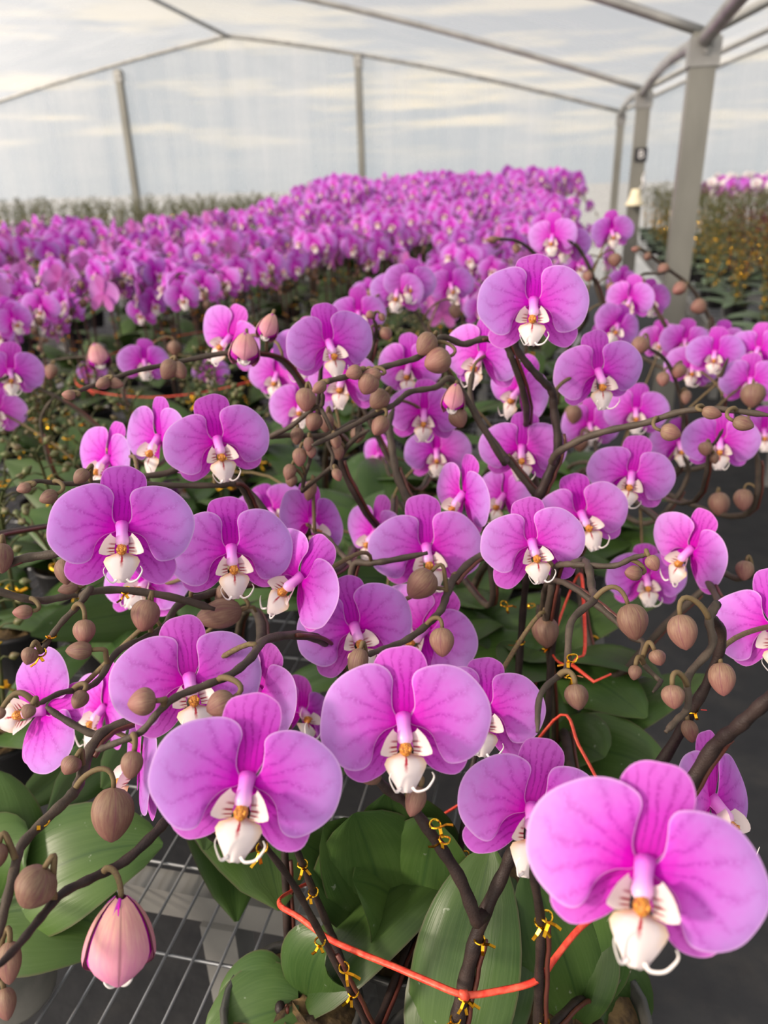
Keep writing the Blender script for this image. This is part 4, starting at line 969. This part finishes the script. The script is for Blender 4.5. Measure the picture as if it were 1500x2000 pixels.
# long bench: flowering rows
y = 1.42
while y < 8.5:
    x = -1.66
    while x < .02:
        xx, yy = x + qm.uniform(-.05, .05), y + qm.uniform(-.06, .06)
        gap = (xx > -1.02 and xx < -.42 and yy < 2.75) or (xx > -.75 and yy < 2.1) or (yy < 1.75 and xx > -1.25) or (xx > -.85 and xx < -.5 and yy < 3.1)
        if seen(xx, yy) and clear(xx, yy):
            if not gap:
                k = zone(xx, yy); tall = yy > 4.3 or (yy > 3.0 and xx > -.8)
                s_ = qm.uniform(.93, 1.05) * (.90 if tall and yy < 5.2 else 1.0) * (1.11 if tall and yy > 5.6 else 1)
                instance(qm.choice(FARP if tall else NEARP), 'orchid_plant', Vector((xx, yy, BENCH)), 'pink orchid ' + k, 'orchid', 'pink orchids ' + k, qm.uniform(-.45, .45), s_, ('potting_bark',) if yy > 3.5 else ())
                count['bloom'] += 1
            elif yy < 3.2 and xx < -.15 and qm.random() < .8:
                instance(qm.choice(LEAFP), 'leafy_orchid', Vector((xx, yy, BENCH)), 'leafy orchid without open flowers in the dark gap behind the front blooms', 'orchid', 'leafy orchids in the dark gap', qm.uniform(0, 6.28), qm.uniform(.9, 1.1)); count['bud'] += 1
        x += .20
    y += .245
# leafy plants on the left of the near part
y = .62
while y < 1.5:
    x = -1.45
    while x < -.50:
        xx, yy = x + qm.uniform(-.04, .04), y + qm.uniform(-.04, .04)
        if seen(xx, yy, .9) and clear(xx, yy, .15):
            instance(qm.choice(LEAFP), 'leafy_orchid', Vector((xx, yy, BENCH)), 'leafy orchid without open flowers at the left behind the front stems', 'orchid', 'leafy orchids at the left', qm.uniform(0, 6.28), qm.uniform(.95, 1.15)); count['bud'] += 1
        x += .17
    y += .20
# second bench: flowering rows, budding plants behind
y = 1.9
while y < 8.6:
    x = -3.85
    while x < -2.05:
        xx, yy = x + qm.uniform(-.06, .06), y + qm.uniform(-.06, .06)
        if seen(xx, yy):
            if yy < 4.2 or (xx > -2.4 and yy < 5.4):
                k = 'on the second bench at left, before the budding rows'
                instance(qm.choice(NEARP), 'orchid_plant', Vector((xx, yy, BENCH)), 'pink orchid ' + k, 'orchid', 'pink orchids ' + k, qm.uniform(-.45, .45), qm.uniform(1.0, 1.12)); count['bloom'] += 1
            elif yy > 4.6:
                instance(qm.choice(GRNP), 'budding_orchid', Vector((xx, yy, BENCH)), 'budding orchid with green spikes behind the pink rows at left', 'orchid', 'budding orchids before the left end wall post', qm.uniform(0, 6.28), qm.uniform(.92, 1.02)); count['bud'] += 1
        x += .25
    y += .30
y = 5.2
while y < 8.7:
    x = -6.5
    while x < -4.3:
        xx, yy = x + qm.uniform(-.08, .08), y + qm.uniform(-.08, .08)
        if seen(xx, yy):
            instance(qm.choice(GRNP), 'budding_orchid', Vector((xx, yy, BENCH)), 'budding orchid with green spikes at the far left edge of the greenhouse', 'orchid', 'budding orchids at the far left', qm.uniform(0, 6.28), qm.uniform(.95, 1.08)); count['bud'] += 1
        x += .33
    y += .40
# right bench: red stemmed plants nearer, green ones behind, white and pink blooms at its far end
y = 1.75
while y < 8.7:
    x = .82
    while x < 2.5:
        xx, yy = x + qm.uniform(-.05, .05), y + qm.uniform(-.06, .06)
        if seen(xx, yy, 1.0, 330):
            red = yy < 5.2 and xx > .92
            if yy > 6.6 and xx > 1.25 and qm.random() < .8:
                instance(qm.choice(WHTP), 'orchid_plant', Vector((xx, yy, BENCH)), 'orchid of the white and pink group blooming at the far end right of the aisle', 'orchid', 'white and pink orchids at the far right', qm.uniform(-.4, .4), 1.0, ('potting_bark',)); count['bloom'] += 1
            else:
                instance(qm.choice(REDP if red else GRNP), 'budding_orchid', Vector((xx, yy, BENCH)), 'budding orchid with %s right of the aisle' % ('dark red stems and gold ties' if red else 'green spikes and grey green leaves'), 'orchid', 'budding orchids right of the aisle, %s' % ('red stems' if red else 'green spikes'), qm.uniform(0, 6.28), qm.uniform(.92, 1.02) * (.92 if not red and yy < 5 else 1)); count['bud'] += 1
        x += .19
    y += .26
print('plants', count, 'objects', len(bpy.data.objects))

# ------------------------------------------------------------------ daylight
w = bpy.data.worlds.new('sky'); sc.world = w; w.use_nodes = True; nt = w.node_tree; nt.nodes.clear()
class WN(N):
    def __init__(s, t): s.t = t; s.out = t.nodes.new('ShaderNodeOutputWorld')
k = WN(nt); g = k.n('TexCoord').outputs['Generated']; z = k.n('SeparateXYZ', Vector=g).outputs[2]
skyc = k.ramp(k.math('MULTIPLY_ADD', z, .5, .5), [(.40, (.42, .44, .45)), (.50, (.68, .72, .74)), (.56, (.72, .74, .75)), (.68, (.58, .60, .64)), (1., (.50, .53, .60))])
cl = k.noise(k.n('Mapping', Vector=g, Scale=(2.4, 2.4, 30.)).outputs[0], 1.7, 4, .6)
m = k.math('MULTIPLY', k.ramp(cl, [(.48, 0.), (.62, 1.)]), k.ramp(k.math('MULTIPLY_ADD', z, .5, .5), [(.505, 0.), (.53, 1.), (.575, .8), (.61, .14), (.68, .05)]))
skyc = k.mix(m, skyc, (1.30, 1.14, .88))
dt = k.n('VectorMath', _operation='DOT_PRODUCT', i0=g, i1=Vector((-.74, -.55, .40)).normalized()).outputs['Value']      # the sky is brightest round the low sun
glow = k.ramp(k.math('MULTIPLY_ADD', dt, .5, .5), [(.0, (.0, .0, .0)), (.45, (.02, .02, .02)), (.72, (.95, .86, .80)), (.9, (2.2, 1.9, 1.6)), (1., (3.2, 2.6, 2.0))])
skyc = k.mix(1.0, skyc, glow, 'ADD')
bg = k.n('Background', Color=skyc, Strength=1.0); k.end(bg)
def sun(name, d, e, ang, col):
    L = bpy.data.lights.new(name, 'SUN'); L.energy = e; L.angle = math.radians(ang); L.color = col
    o = bpy.data.objects.new(name, L); C.objects.link(o); o.rotation_euler = Vector(d).to_track_quat('-Z', 'Y').to_euler(); return o
sun('low_evening_sun', (.74, .55, -.42), 5.0, 8., (1.0, .84, .70))

cam = bpy.data.cameras.new('camera'); co = bpy.data.objects.new('camera', cam); C.objects.link(co)
cam.sensor_fit = 'VERTICAL'; cam.sensor_height = 36.0; cam.lens = 27.0; cam.clip_start = .02; cam.clip_end = 300
co.matrix_world = Matrix.Translation(CAM) @ Matrix((RIGHT, -DOWN, -FWD)).transposed().to_4x4()
cam.dof.use_dof = True; cam.dof.focus_distance = .52; cam.dof.aperture_fstop = 7.0
sc.camera = co
vs = sc.view_settings; vs.view_transform = 'Standard'; vs.look = 'None'; vs.gamma = 1.0; vs.use_curve_mapping = False; vs.exposure = -0.32
cy = sc.cycles
cy.max_bounces = 6; cy.diffuse_bounces = 3; cy.glossy_bounces = 2; cy.transmission_bounces = 3; cy.transparent_max_bounces = 10; cy.use_denoising = True
